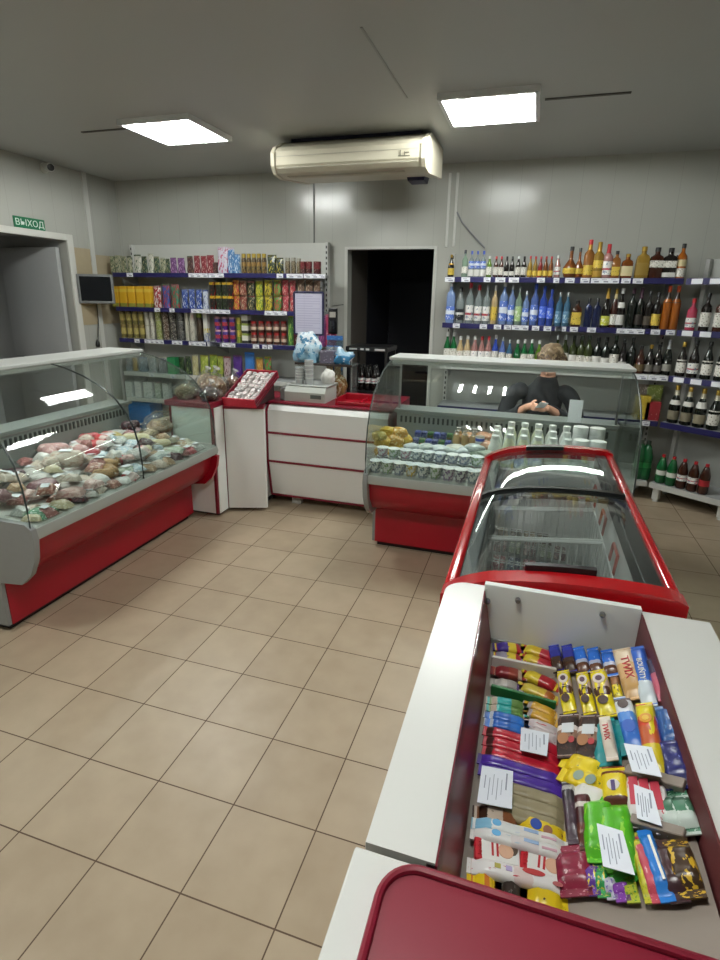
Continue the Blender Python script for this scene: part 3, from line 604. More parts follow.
# ------------------------------------------------------------------ packets, jars, boxes, cans on the left shelving
def pouch(name, W, H, D, m, top=None, loc=(0, 0, 0), rz=0.0, tilt=0.0, lab=None):
    """stand-up bag: full at the bottom, flat crimped seal at the top"""
    mb = MB(); nu, nv = 10, 20
    def fn(u, v):
        z = H*u*0.93; th = D/2*(1-u**2.2)*(0.75+0.25*min(1, u*6))+0.0015
        a = 2*PI*v; c, s_ = math.cos(a), math.sin(a)
        x = W/2*(0.93+0.07*u)*math.copysign(abs(c)**0.45, c); y = th*math.copysign(abs(s_)**0.8, s_)
        return (x+0.002*math.sin(9*u+5*v), y*(1+0.12*math.sin(7*u+11*v)), z)
    g = mb.grid(fn, nu, nv, close=True); mb.bm.faces.new(list(reversed(g[0]))); mb.bm.faces.new(g[-1])
    o = mb.build(name, m, None, True, loc); o.rotation_euler = (tilt, 0, rz)
    mb = MB(); mb.bb((-W/2, -0.002, H*0.925), (W/2, 0.002, H)); 
    mb.build('top_seal', top or m, o, False)
    if lab:
        mb = MB(); mb.box((0, -D*0.42, H*0.42), (W*0.55, 0.004, H*0.3), Matrix.Rotation(-0.12, 3, 'X'), 0.003); mb.build('label', lab, o, False)
    return o
def carton(name, W, H, D, m, loc, rz=0.0, lid=None):
    mb = MB(); mb.box((0, 0, H/2), (W, D, H), bev=0.002, seg=1); o = mb.build(name, m, None, False, loc); o.rotation_euler.z = rz
    mb = MB(); mb.bb((-W/2+0.002, -D/2+0.002, H-0.001), (W/2-0.002, D/2-0.002, H+0.0015)); mb.build('top_flap', lid or m, o, False)
    return o
def jar(name, W, H, m, lid, loc, lab=None, can=False):
    r = W/2; mb = MB()
    if can: mb.lathe([(0.0001, 0), (r*0.95, 0), (r, 0.004), (r, H-0.006), (r*0.96, H), (0.0001, H)], n=16)
    else: mb.lathe([(0.0001, 0), (r*0.9, 0), (r, H*0.05), (r, H*0.68), (r*0.8, H*0.78), (r*0.78, H*0.82), (0.0001, H*0.82)], n=16)
    o = mb.build(name, m, None, True, loc)
    mb = MB(); mb.lathe([(r*0.97, H-0.003), (r*0.99, H+0.001), (0.0001, H+0.001)] if can else [(r*0.84, H*0.80), (r*0.86, H*0.99), (r*0.8, H), (0.0001, H)], n=16); mb.build('lid', lid, o)
    if lab: mb = MB(); mb.lathe([(r*1.012, H*0.14), (r*1.012, H*(0.8 if can else 0.62))], n=16); mb.build('label', lab, o)
    return o
def mute(c, k=0.22):
    v = [int(c[i:i+2], 16) for i in (1, 3, 5)]; g = sum(v)/3
    return '#%02x%02x%02x' % tuple(int(a+(g-a)*k) for a in v)
def P2(base, blot, amt=0.45, extra=None, scale=11, axis=2):
    base = mute(base); blot = mute(blot)
    st = ((0, base),) if not extra else tuple([(0, base)]+list(extra))
    return pack(st, axis, blot, amt, scale)
Yg = SF+0.085
def goods(specs, ox, oy, sc, z, where, group, k0=0, up=0.0):
    """specs: (kind, u_centre, v_top, width_u, material, second material, description[, tiers])"""
    k = k0
    for sp in specs:
        kind, u, vt, wu, m, m2, desc = sp[:7]; tiers = sp[7] if len(sp) > 7 else 1
        X_ = ox+u/sc; d = (px(X_, 300, Y=Yg)-CAMP).dot(CF); x = px(X_, oy+vt/sc, Y=Yg).x; W = wu/sc*d/FPX
        H = max(0.05, px(X_, oy+vt/sc, Y=Yg).z-z)/tiers
        for q in range(tiers):
            zz = z+q*(H+0.0015)
            if kind == 'pouch': o = pouch('snack_pouch', W*0.97, H, min(W*0.6, 0.08), m, m2, (x, Yg, zz), R_.uniform(-.08, .08)); cat = 'packet'
            elif kind == 'box': o = carton('carton', W*0.97, H-0.001, min(0.1, max(W, 0.06)), m, (x, Yg, zz), lid=m2); cat = 'box'
            elif kind == 'jar': o = jar('coffee_jar', W*0.95, H, m, m2, (x, Yg, zz), None); cat = 'jar'
            elif kind == 'can': o = jar('food_can', W*0.96, H, m, m2, (x, Yg, zz), None, True); cat = 'can'
            tier = '' if tiers == 1 else (' lower tier' if q == 0 else ' upper tier' if tiers == 2 or q == 2 else ' middle tier')
            tag(o, f'{desc},{tier} {ORD[k]} place from left on the {where}', cat, group)
        k += 1
    return k
STEELL = mat('#b4b2a6', 0.35, 0.7)
teaG = P2('#5d6b4a', '#b8b08a', 0.45); teaC = P2('#a8a684', '#3d5a3a', 0.45); teaD = P2('#2f4a34', '#a8a070', 0.4); teaW = P2('#c4c2b0', '#3f6a48', 0.4)
purp = P2('#6d3a78', '#b88ac0', 0.4); redt = P2('#8c2430', '#d0a8a0', 0.38); redd = P2('#4a2a2c', '#8a6a4a', 0.4)
g1 = 'tea and coffee on the top left-hand shelf'; w1 = 'top left-hand shelf'
k = goods([('box', 22, 140, 30, teaG, teaG, 'olive tea pack'), ('box', 55, 135, 32, teaC, teaC, 'cream and green tea pack'), ('pouch', 88, 140, 34, teaG, teaC, 'olive tea packet'), ('pouch', 124, 138, 36, teaC, teaD, 'pale tea packet'),
 ('pouch', 178, 128, 52, teaW, teaD, 'large cream tea packet'), ('pouch', 222, 140, 40, teaD, teaD, 'dark green tea packet'), ('pouch', 264, 122, 40, teaW, teaW, 'white topped tea packet'), ('pouch', 303, 140, 40, teaD, teaC, 'dark green tea packet'), ('pouch', 343, 148, 42, teaC, teaW, 'green and white tea packet'),
 ('pouch', 376, 155, 30, teaD, teaD, 'low dark green tea packet'), ('pouch', 413, 148, 46, purp, purp, 'purple coffee packet'), ('pouch', 464, 150, 50, purp, purp, 'purple coffee packet'),
 ('pouch', 522, 138, 44, redd, teaD, 'dark coffee packet'), ('pouch', 567, 135, 44, redt, redt, 'red coffee packet'), ('pouch', 612, 137, 42, redt, redt, 'red coffee packet'), ('pouch', 656, 132, 50, redt, redt, 'red coffee packet'), ('box', 694, 180, 26, redd, redt, 'small dark red pack')],
 110, 235, 6.545, LZ[0], w1, g1)
pinkw = P2('#c9c4d4', '#c0466e', 0.42); bluep = P2('#3a78b8', '#d0dcea', 0.42); cof = P2('#4a3a24', '#a8863a', 0.45, ((0.45, '#8a6a34'), (0.7, '#3a2a1a'))); ylid = mat('#a8923a', 0.4)
dgy = P2('#26331f', '#c8b428', 0.4); tan = P2('#8a7a58', '#3a3024', 0.45); dred = P2('#4a1a20', '#b8a08a', 0.34, ((0.4, '#6a2228'),))
k = goods([('pouch', 70, 66, 66, pinkw, pinkw, 'tall pink and white milk powder pouch'), ('pouch', 116, 70, 42, bluep, pinkw, 'tall blue pouch'), ('pouch', 148, 106, 40, bluep, bluep, 'shorter blue pouch'),
 ('jar', 186, 104, 28, cof, ylid, 'brown coffee jar with yellow lid'), ('jar', 214, 104, 28, cof, ylid, 'brown coffee jar with yellow lid'), ('jar', 242, 104, 28, cof, ylid, 'brown coffee jar with yellow lid'), ('jar', 270, 104, 28, cof, ylid, 'brown coffee jar with yellow lid'), ('jar', 299, 104, 28, cof, ylid, 'brown coffee jar with yellow lid'),
 ('pouch', 343, 110, 52, dgy, dgy, 'dark green and yellow coffee packet'), ('pouch', 388, 126, 40, dgy, dgy, 'dark coffee packet with yellow print'), ('jar', 430, 126, 30, tan, STEELL, 'tan coffee jar'), ('jar', 462, 126, 30, tan, STEELL, 'tan coffee jar'), ('jar', 492, 130, 28, tan, STEELL, 'tan coffee jar'),
 ('box', 518, 148, 26, dred, dred, 'dark red carton'), ('can', 548, 148, 38, dred, dred, 'dark red tin'), ('can', 594, 148, 44, dred, dred, 'dark red tin')],
 210, 235, 5.54, LZ[0], w1, g1, k)
yel = pack(((0, '#8a8a3a'), (0.18, '#d8a82a'), (0.72, '#e0c04a'), (0.88, '#d8a82a')), 2, '#b8481c', 0.3, 6, 0.4)
rwp = P2('#a8262c', '#e0d8d4', 0.46); brp = P2('#2a4a9a', '#b03038', 0.45); gbr = P2('#2f7a5a', '#c03038', 0.45); bwp = P2('#2444a0', '#d0d8e8', 0.4)
g2 = 'boxes and sweets on the second left-hand shelf'; w2 = 'second left-hand shelf'
k = goods([('box', 43, 336, 52, yel, yel, 'yellow box'), ('box', 96, 336, 52, yel, yel, 'yellow box'), ('box', 150, 336, 52, yel, yel, 'yellow box'), ('box', 204, 336, 52, yel, yel, 'yellow box'), ('box', 254, 336, 46, yel, yel, 'yellow box'),
 ('pouch', 306, 334, 56, rwp, rwp, 'red and white packet'), ('pouch', 363, 320, 54, brp, gbr, 'blue and red packet'), ('pouch', 424, 322, 60, gbr, rwp, 'green and red packet'), ('pouch', 487, 356, 44, bwp, bwp, 'blue and white packet'), ('pouch', 533, 354, 46, bwp, bwp, 'blue and white packet'), ('pouch', 580, 356, 46, bwp, bwp, 'blue and white packet'), ('pouch', 624, 360, 40, P2('#c8d0e0', '#2a4aa0', 0.4), bwp, 'white and blue packet')],
 110, 235, 6.545, LZ[1], w2, g2)
dk1 = pack(((0, '#1e1a18'), (0.8, '#c8a42a')), 2, '#8a2420', 0.42, 6); dk2 = pack(((0, '#1c2018'), (0.82, '#c8a42a')), 2, '#5a6a4a', 0.42, 6)
ry = P2('#b03428', '#d8b030', 0.45); rtan = P2('#8a3a2c', '#c8a888', 0.42); dgr = P2('#24301e', '#b8a070', 0.42); gy = P2('#6a8a1e', '#d8c828', 0.48); yk = P2('#c8b020', '#2a2a18', 0.45); gr = P2('#4a8a30', '#c03a2c', 0.45); rr = P2('#b02834', '#e0b0a0', 0.4); brn = P2('#6a4a34', '#c0a488', 0.4)
cols = [(17, dk1), (52, dk2), (88, dk2), (117, dk1)]
k = goods([('box', u, 262, 33, m, m, 'dark carton with yellow edge', 2) for u, m in cols]+[
 ('pouch', 143, 250, 36, ry, ry, 'red and yellow snack packet', 2), ('pouch', 182, 254, 42, rtan, rtan, 'reddish snack packet', 2), ('pouch', 226, 258, 42, dgr, rr, 'dark green snack packet', 2), ('pouch', 272, 256, 44, gy, gy, 'green and yellow snack packet', 2), ('pouch', 322, 250, 48, yk, gy, 'yellow and black snack packet', 2), ('pouch', 374, 250, 46, gr, gy, 'green and red snack packet', 2), ('pouch', 418, 250, 38, rr, rr, 'red snack packet', 2), ('pouch', 458, 252, 36, rr, rr, 'bright red snack packet', 2),
 ('pouch', 505, 250, 42, brn, brn, 'tan brown snack packet', 2), ('pouch', 550, 250, 42, brn, brn, 'tan brown snack packet', 2), ('pouch', 592, 252, 36, brn, redd, 'tan brown snack packet', 2)],
 210, 235, 5.54, LZ[1], w2, g2, k)
g3 = 'cans, tins and jars on the third left-hand shelf'; w3 = 'third left-hand shelf'
tcan = pack(((0, '#6a6236'), (0.3, '#a89a5a'), (0.75, '#7a6a3a')), 2, '#c8b878', 0.36, 6); tlid = mat('#8a7a4a', 0.35, 0.5)
stk = [P2('#8a9648', '#d0cca0', 0.42), P2('#5a4434', '#d0c8b8', 0.42), P2('#3a3430', '#b8b0a0', 0.42), P2('#6a6a66', '#1e1e20', 0.46), P2('#c0bca8', '#5a4a3a', 0.3), P2('#c8c4b4', '#4a3a2a', 0.36)]
k = goods([('can', 78, 496, 38, tcan, tlid, 'tan can', 2), ('can', 119, 496, 38, tcan, tlid, 'tan can', 2), ('can', 160, 496, 38, tcan, tlid, 'tan can', 2), ('can', 200, 496, 38, tcan, tlid, 'tan can', 2), ('can', 238, 505, 34, stk[4], tlid, 'pale tan can', 2), ('can', 270, 505, 30, stk[5], tlid, 'pale can', 2),
 ('can', 312, 498, 42, stk[0], STEELL, 'yellow-green can', 3), ('can', 360, 500, 44, stk[1], STEELL, 'brown and white can', 3), ('can', 408, 502, 44, stk[2], STEELL, 'dark can with pale print', 3), ('can', 459, 504, 48, stk[3], STEELL, 'grey and black can', 3),
 ('box', 506, 505, 24, stk[4], stk[4], 'narrow white carton', 1), ('box', 541, 505, 30, stk[5], stk[4], 'white and brown carton', 1), ('jar', 581, 500, 44, P2('#3a2a1e', '#5a4a34', 0.4), mat('#8aa02a', 0.4), 'dark jar with lime lid'), ('box', 628, 505, 30, P2('#3a5ab0', '#d8d4c0', 0.5, ((0.3, '#c8b83a'), (0.45, '#d0d0d0'))), bwp, 'blue and white carton')],
 110, 235, 6.545, LZ[2], w3, g3)
pcan = pack(((0, '#4a2a7a'), (0.3, '#b03a44'), (0.6, '#4a3a8a'), (0.85, '#c8a0a8')), 2, '#d8c4c8', 0.36, 6); gcan = pack(((0, '#7a8a34'), (0.5, '#b8a84a')), 2, '#3a4a1e', 0.4, 6)
jm = pack(((0, '#4a221a'), (0.30, '#c8b4a0'), (0.62, '#5a2a20')), 2, '#7a3a2a', 0.36, 6); rl = mat('#a02a2a', 0.35)
k = goods([('can', 45-4, 455, 38, pcan, rl, 'purple and red can', 2), ('can', 84-2, 455, 38, pcan, rl, 'purple and red can', 2), ('can', 122, 456, 36, pcan, rl, 'purple and red can', 2), ('can', 160, 458, 34, gcan, ylid, 'green and yellow can', 2), ('box', 198, 436, 40, pack(((0, '#3a3a34'), (0.3, '#d8d6cc'), (0.8, '#8a9a4a')), 2, None), gcan, 'small carton with white label', 3),
 ('jar', 242, 478, 40, jm, rl, 'brown jar with red lid', 2), ('jar', 284, 478, 40, jm, rl, 'brown jar with red lid', 2), ('jar', 326, 478, 40, jm, rl, 'brown jar with red lid', 2), ('jar', 368, 478, 40, jm, rl, 'brown jar with red lid', 2), ('jar', 408, 478, 36, jm, rl, 'brown jar with red lid', 2),
 ('pouch', 448, 442, 36, P2('#4a8a34', '#a8c84a', 0.4), gy, 'green packet beside the paper notice'), ('box', 490, 470, 44, dred, dred, 'dark carton behind the paper notice'), ('pouch', 625, 445, 50, P2('#6a2a6a', '#a04a8a', 0.4), purp, 'purple packet'), ('pouch', 672, 440, 66, P2('#b8285a', '#e8c0cc', 0.3), P2('#d86a8a', '#e8c0cc', 0.3), 'bright pink packet')],
 210, 235, 5.54, LZ[2], w3, g3, k)
# hanging black blister pack beside the notice
a = px(333, 296, Y=SF+0.03)
t = thing('blister_pack', 'black hanging blister pack with white header at the right end of the left shelving', 'packet', (a.x, SF+0.03, LZ[1]-0.10))
mb = MB(); mb.bb((-0.045, -0.01, -0.1), (0.045, 0.01, 0.14), 0.005); mb.build('card', BLACK, t, False)
mb = MB(); mb.bb((-0.03, -0.014, 0.055), (0.03, -0.009, 0.105)); mb.build('header_label', mat('#a8a49a', 0.6), t, False)
mb = MB(); mb.bb((-0.028, -0.03, -0.08), (0.028, -0.009, 0.03), 0.01); mb.build('blister', glass('#9aa0a8', 0.08, 0.5, '#3a3c44'), t)
mb = MB(); mb.tube([(0, 0.0, 0.13), (0, 0.0, 0.16), (0, 0.30, 0.17)], 0.004, 6); mb.build('hook', STEEL, t)
# fourth and fifth shelves, low down behind the counters
g4 = 'packets on the fourth left-hand shelf'; w4 = 'fourth left-hand shelf'
k = goods([('pouch', 55, 178, 46, P2('#6a7480', '#a8b0b4', 0.4), teaW, 'grey packet'), ('pouch', 95, 176, 34, P2('#a8863a', '#d0b870', 0.4), teaW, 'mustard packet'), ('pouch', 150, 178, 66, P2('#5a7080', '#9ab0bc', 0.4), bluep, 'blue-grey packet'), ('pouch', 212, 176, 56, P2('#8a949a', '#c8ccc8', 0.4), teaW, 'pale grey packet'), ('pouch', 278, 174, 66, P2('#6c747c', '#a8acb4', 0.4), teaW, 'silvery packet'),
 ('box', 348, 178, 62, P2('#1e8a4a', '#2aa85a', 0.4), mat('#1e8a4a'), 'bright green box'), ('pouch', 402, 176, 40, P2('#1e3a20', '#6a8a4a', 0.4), teaD, 'dark green packet'), ('pouch', 444, 172, 40, P2('#1c3320', '#88a05a', 0.4), teaD, 'dark green packet'), ('pouch', 490, 160, 46, P2('#b8b078', '#d8d4a8', 0.4), teaW, 'cream packet'), ('pouch', 550, 164, 62, P2('#9ab028', '#d4d878', 0.42), gy, 'yellow-green packet'), ('pouch', 610, 160, 58, P2('#7a9a20', '#c8d040', 0.42), gy, 'lime packet'), ('pouch', 656, 170, 44, P2('#a8b83a', '#4a6a1a', 0.42), gy, 'lime and green packet')],
 120, 330, 6.545, LZ[3], w4, g4)
k = goods([('pouch', 195, 226, 60, P2('#b8a0a0', '#6a2a34', 0.4), rr, 'pinkish packet'), ('pouch', 270, 216, 76, P2('#4a1e86', '#7a4ab0', 0.3), purp, 'purple packet'), ('pouch', 356, 196, 82, P2('#2470c8', '#3a90e0', 0.3), mat('#2a7ad0'), 'bright blue packet'), ('pouch', 428, 232, 56, P2('#c88a2a', '#e0c070', 0.4), gy, 'orange packet'), ('pouch', 488, 226, 56, P2('#4a9a3a', '#c02c3a', 0.45), gy, 'green and red packet')],
 200, 325, 7.2, LZ[3], w4, g4, k)
nap = P2('#c8ccc8', '#8fa098', 0.36)
goods([('box', 62, 336, 78, nap, nap, 'white wrapped napkin pack', 2), ('box', 128, 332, 52, P2('#d0d2d0', '#98a4a8', 0.3), nap, 'white wrapped tissue pack', 2), ('box', 195, 338, 70, nap, nap, 'pale green-white paper pack'), ('box', 255, 340, 46, P2('#a8b4a4', '#d4dad0', 0.4), nap, 'pale green paper pack'), ('box', 305, 345, 46, nap, nap, 'white paper pack')],
 120, 330, 6.545, LZ[4], 'fifth left-hand shelf', 'paper packs on the fifth left-hand shelf')
p0 = px(132, 420, Y=SF+0.1); p1 = px(156, 420, Y=SF+0.1)
t = thing('storage_tub', 'blue plastic tub on the bottom left-hand shelf behind the meat case', 'tub', ((p0.x+p1.x)/2, SF+0.15, LZ[5]))
mb = MB(); mb.box((0, 0, 0.145), (0.30, 0.24, 0.29), bev=0.02); mb.build('tub_body', mat('#1f6cb4', 0.4), t)
mb = MB(); mb.box((0, 0, 0.297), (0.32, 0.26, 0.022), bev=0.008); mb.build('lid', mat('#2c80cc', 0.35), t)
# two packs at the right end of the fourth right-hand shelf
for u, vt, wu, m, d in ((164, 285, 66, P2('#c8a81e', '#e8d860', 0.35), 'yellow'), (222, 318, 66, P2('#a01c26', '#d8a08a', 0.3), 'red')):
    X_ = 610+u/5.33; a = px(X_, 410, Y=Yg); o = carton('gift_pack', 0.115, 0.2 if d == 'yellow' else 0.155, 0.09, m, (a.x, Yg, RZ[3])); tag(o, f'{d} pack at the right end of the fourth right-hand shelf', 'box', 'packs on the fourth right-hand shelf')
for u, m, d in ((150, P2('#8a7a70', '#c8b8a8', 0.4), 'brownish'), (228, P2('#8aa03a', '#c8d080', 0.4), 'green')):
    a = px(610+u/5.33, 400, Y=SF+0.21); tag(pouch('snack_pouch', 0.13, 0.28, 0.06, m, None, (a.x, SF+0.21, RZ[3])), f'{d} snack packet behind the yellow and red packs by the dairy case', 'packet', 'snack packets on the fourth right-hand shelf')

# ------------------------------------------------------------------ counters
t = thing('side_cabinet', 'white side cabinet with maroon top standing against the end of the meat case', 'cabinet', (0, 0, 0))
mb = MB(); mb.bb((-1.13, 1.56, 0.03), (-0.795, 2.05, 0.86)); mb.build('body', PANELW, t, False)
mb = MB(); mb.bb((-0.795, 1.553, 0.03), (-0.775, 2.05, 0.86)); mb.bb((-1.145, 1.553, 0.03), (-1.13, 2.05, 0.86)); mb.build('edge_strip', MAROON, t, False)
mb = MB(); mb.bb((-0.775, 1.575, 0.03), (-0.768, 1.69, 0.86)); mb.build('side_panel', PANELW, t, False)
mb = MB(); mb.bb((-1.17, 1.535, 0.86), (-0.772, 2.07, 0.90), 0.006); mb.build('top', MAROON, t, False)
mb = MB(); mb.bb((-1.1, 1.6, 0), (-0.8, 2.0, 0.03)); mb.build('plinth', mat('#3a3a3c', 0.6), t, False)
t = thing('corner_counter', 'tall plain white counter panel with maroon top edge, between side cabinet and cash counter', 'counter', (0, 0, 0))
mb = MB(); mb.prism([(-0.765, 1.70), (-0.484, 1.80), (-0.484, 1.822), (-0.765, 1.722)], 0.03, 0.835, 'z'); mb.build('front_panel', PANELW, t, False)
mb = MB(); mb.prism([(-0.760, 1.735), (-0.492, 1.83), (-0.54, 1.915), (-0.56, 1.915), (-0.56, 2.42), (-0.760, 2.42)], 0.05, 0.835, 'z'); mb.build('body', PANELW, t, False)
mb = MB(); mb.prism([(-0.768, 1.688), (-0.478, 1.789), (-0.53, 1.918), (-0.556, 1.918), (-0.556, 2.45), (-0.768, 2.45)], 0.835, 0.856, 'z'); mb.build('top', MAROON, t, False)
mb = MB(); mb.bb((-0.72, 1.88, 0.0), (-0.58, 2.4, 0.05)); mb.build('plinth', mat('#3a3a3c', 0.6), t, False)
t = thing('cash_counter', 'white cash counter with three panels edged in maroon', 'counter', (0, 0, 0))
CP = [(2.02, 0.845), (1.965, 0.835), (1.935, 0.80), (1.93, 0.62), (1.93, 0.385), (1.985, 0.075)]
cx0, cx1 = -0.536, 0.472
mb = MB(); mb.prism([(2.60, 0.08), (2.60, 0.845)]+[(y+0.022, z-0.004) for y, z in CP[:1]]+[(y+0.022, z) for y, z in CP[1:]], cx0+0.016, cx1-0.016); mb.build('body', PANELW, t, False)
for za, zb, nm in ((0, 3, 'upper'), (3, 4, 'middle'), (4, 5, 'lower')):
    mb = MB(); seg = CP[za:zb+1]; mb.prism([(y+0.003, z) for y, z in seg]+[(y+0.022, z) for y, z in reversed(seg)], cx0+0.016, cx1-0.016); mb.build('front_panel', PANELW, t, False)
for x in (cx0, cx1-0.015):
    mb = MB(); mb.prism([(2.60, 0.08), (2.60, 0.845)]+[(y-0.003, z) for y, z in CP], x, x+0.015); mb.build('side_panel', MAROON, t, False)
for y, z in ((1.93, 0.62), (1.93, 0.385), (1.985, 0.082)):
    mb = MB(); mb.bb((cx0+0.012, y-0.008, z-0.009), (cx1-0.012, y+0.01, z+0.007), 0.003); mb.build('edge_strip', MAROON, t, False)
mb = MB(); mb.bb((cx0-0.002, 1.975, 0.846), (cx1, 2.62, 0.862), 0.004); mb.build('top', MAROON, t, False)
for x in (-0.33, 0.36):
    mb = MB(); mb.bb((x-0.04, 2.03, 0), (x+0.04, 2.09, 0.09), 0.004); mb.build('foot', mat('#b4b4b0'), t, False)
CT = 0.862
# red tray on the cash counter
t = thing('coin_tray', 'low red plastic tray on the cash counter beside the dairy case', 'tray', (0.18, 2.14, CT))
mb = MB(); mb.bb((-0.17, -0.11, 0), (0.17, 0.11, 0.008)); mb.bb((-0.17, -0.11, 0), (-0.155, 0.11, 0.05), 0.004); mb.bb((0.155, -0.11, 0), (0.17, 0.11, 0.05), 0.004); mb.bb((-0.155, -0.11, 0), (0.155, -0.098, 0.03), 0.004); mb.bb((-0.155, 0.098, 0), (0.155, 0.11, 0.06), 0.004); mb.build('tray_body', RED, t, False)
mb = MB(); mb.bb((0.02, -0.098, 0.006), (0.03, 0.098, 0.035)); mb.build('divider', RED, t, False)
# scale with a pale grey body
t = thing('shop_scale', 'pale grey counter scale on the left half of the cash counter', 'scale', (-0.25, 2.17, CT))
mb = MB(); mb.prism([(-0.13, 0), (-0.13, 0.075), (-0.10, 0.115), (0.14, 0.115), (0.14, 0)], -0.17, 0.17); mb.build('body', mat('#b9bdb6', 0.4), t, False)
mb = MB(); mb.bb((-0.18, -0.10, 0.118), (0.18, 0.15, 0.128), 0.004); mb.build('weighing_plate', mat('#c4c8c4', 0.3, 0.3), t, False)
mb = MB(); mb.bb((0.05, -0.1325, 0.03), (0.14, -0.129, 0.06)); mb.build('display', mat('#5c645e', 0.3), t, False)
mb = MB(); mb.bb((-0.215, -0.12, 0.0), (-0.172, 0.12, 0.10), 0.006); mb.build('side_box', mat('#7c7d7b', 0.4), t, False)
for i, (x, h) in enumerate(((-0.08, 0.13), (0.0, 0.19))):
    o = tag(MB().lathe([(0.0001, 0), (0.03, 0), (0.036, h), (0.0001, h)], n=16).build('cup_stack', mat('#b8bcbc', 0.25, 0.2), None, True, (-0.25+x, 2.14, CT+0.128)), f'{("shorter", "taller")[i]} stack of grey plastic cups standing on the counter scale', 'cups', 'stacks of cups on the scale')
    for q in range(5): MB().lathe([(0.0335+0.0002*q, 0), (0.0375, 0.003), (0.0345, 0.006)], n=16).build('rim', mat('#c8ccca', 0.25), o, True, (0, 0, h*(0.25+0.17*q)))
# clear rack behind the scale
t = thing('counter_rack', 'dark-edged clear plastic counter rack behind the grey scale', 'rack', (-0.20, 2.42, CT))
for x in (-0.23, 0.23):
    mb = MB(); mb.bb((x-0.006, -0.08, 0), (x+0.006, 0.08, 0.26)); mb.build('side_panel', CLEAR, t, False)
mb = MB(); mb.bb((-0.25, -0.10, 0.26), (0.25, 0.10, 0.268)); mb.build('shelf', glass('#d8e4e0', 0.06, 0.3, '#9aa4a4'), t, False)
mb = MB(); mb.bb((-0.25, -0.108, 0.255), (0.25, -0.10, 0.273)); mb.build('edge_strip', mat('#3a302c', 0.4), t, False)
def blob(name, r, loc, m, label, cat, seed, sq=(1, 1, 1), amp=0.22, group=None, n=4, rz=0.0):
    """soft crumpled thing such as a bag: bumpy rounded body resting on its base"""
    bm = bmesh.new(); bmesh.ops.create_icosphere(bm, subdivisions=n, radius=1.0); rr = random.Random(seed)
    dirs = [(Vector((rr.gauss(0, 1), rr.gauss(0, 1), rr.gauss(0, 1))).normalized(), rr.uniform(2, 5), rr.uniform(0, 6)) for _ in range(9)]
    for v in bm.verts:
        p = v.co.copy(); f = sum(math.sin(a*(p.dot(d))*2+b) for d, a, b in dirs)/9+(0.10*math.sin(p.x*11+4*p.z)*math.sin(p.y*9-3*p.x)*math.sin(p.z*10+seed) if 'bag' in name else 0)
        p *= 1+amp*f*2; p = Vector((p.x*sq[0]*r, p.y*sq[1]*r, p.z*sq[2]*r)); p.z = max(p.z, -0.72*sq[2]*r); v.co = p
    zmin = min(v.co.z for v in bm.verts)
    for v in bm.verts: v.co.z -= zmin
    mb = MB(); mb.bm.free(); mb.bm = bm
    o = mb.build(name, m, None, True, loc); o.rotation_euler.z = rz
    return tag(o, label, cat, group) if label else o
rackz = CT+0.269
bag = blob('carrier_bag', 0.11, (-0.385, 2.42, rackz), pack(((0, '#86aec4'), (0.3, '#b4cedc'), (0.6, '#d4dee4')), 2, '#5a90b4', 0.4, 11, 0.25, 0.3), 'crumpled light blue and white plastic bag on top of the counter rack', 'bag', 4, (0.95, 0.7, 1.25), 0.34)
o = tag(carton('tissue_box', 0.12, 0.10, 0.09, P2('#6a6478', '#a8a0b4', 0.35), (-0.19, 2.42, rackz)), 'mauve grey carton beside the blue bag on the counter rack', 'box')
o = blob('carrier_bag', 0.07, (-0.07, 2.42, rackz), pack(((0, '#4a90c0'), (0.5, '#a8c8dc')), 2, '#e0e8ee', 0.4, 5, 0.25, 0.3), 'small blue and white plastic bag at the right end of the counter rack', 'bag', 9, (1.2, 0.8, 1.0), 0.34)
o = blob('bread_bag', 0.06, (-0.10, 2.42, CT), P2('#a8763a', '#d8c4a0', 0.45), 'golden bread in a bag under the counter rack shelf', 'bread', 12, (1.2, 0.9, 1.7), 0.12)
o = blob('paper_bag', 0.055, (-0.12, 2.22, CT+0.128), mat('#d4d2cc', 0.5), 'small white crumpled bag standing on the scale plate', 'bag', 15, (1.0, 0.8, 1.2), 0.16)
# tall hanging strip display of small packets
DPX = px(334, 375, Y=2.5).x
t = thing('packet_display', 'tall clear display of blue-topped snack packets right of the counter rack', 'display', (DPX, 2.5, CT))
mb = MB(); mb.bb((-0.07, 0.02, 0), (0.07, 0.026, 0.47)); mb.build('back_panel', glass('#c8d8e0', 0.06, 0.3, '#8aa0b0'), t, False)
mb = MB(); mb.bb((-0.08, -0.06, 0), (0.08, 0.05, 0.012)); mb.build('base', mat('#a8aeb0', 0.4), t, False)
for z in (0.45, 0.2):
    mb = MB(); mb.bb((-0.07, 0.008, z), (0.07, 0.02, z+0.035)); mb.build('blue_strip', P2('#2a6cc0', '#7ab0e0', 0.35), t, False)
k = 0
for r_ in range(3):
    for c_ in (-0.036, 0.034):
        o = pouch('snack_pouch', 0.062, 0.11, 0.03, P2(('#8a9a6a', '#a8946a', '#6a7a8a')[r_], '#d0c8a0', 0.42), P2('#2a6cc0', '#7ab0e0', 0.35), (DPX+c_, 2.495, CT+0.014+r_*0.14)); tag(o, f'small snack packet in the {("bottom", "middle", "top")[r_]} row of the clear display, {("left", "right")[c_ > 0]} one', 'packet', 'packets in the clear counter display')
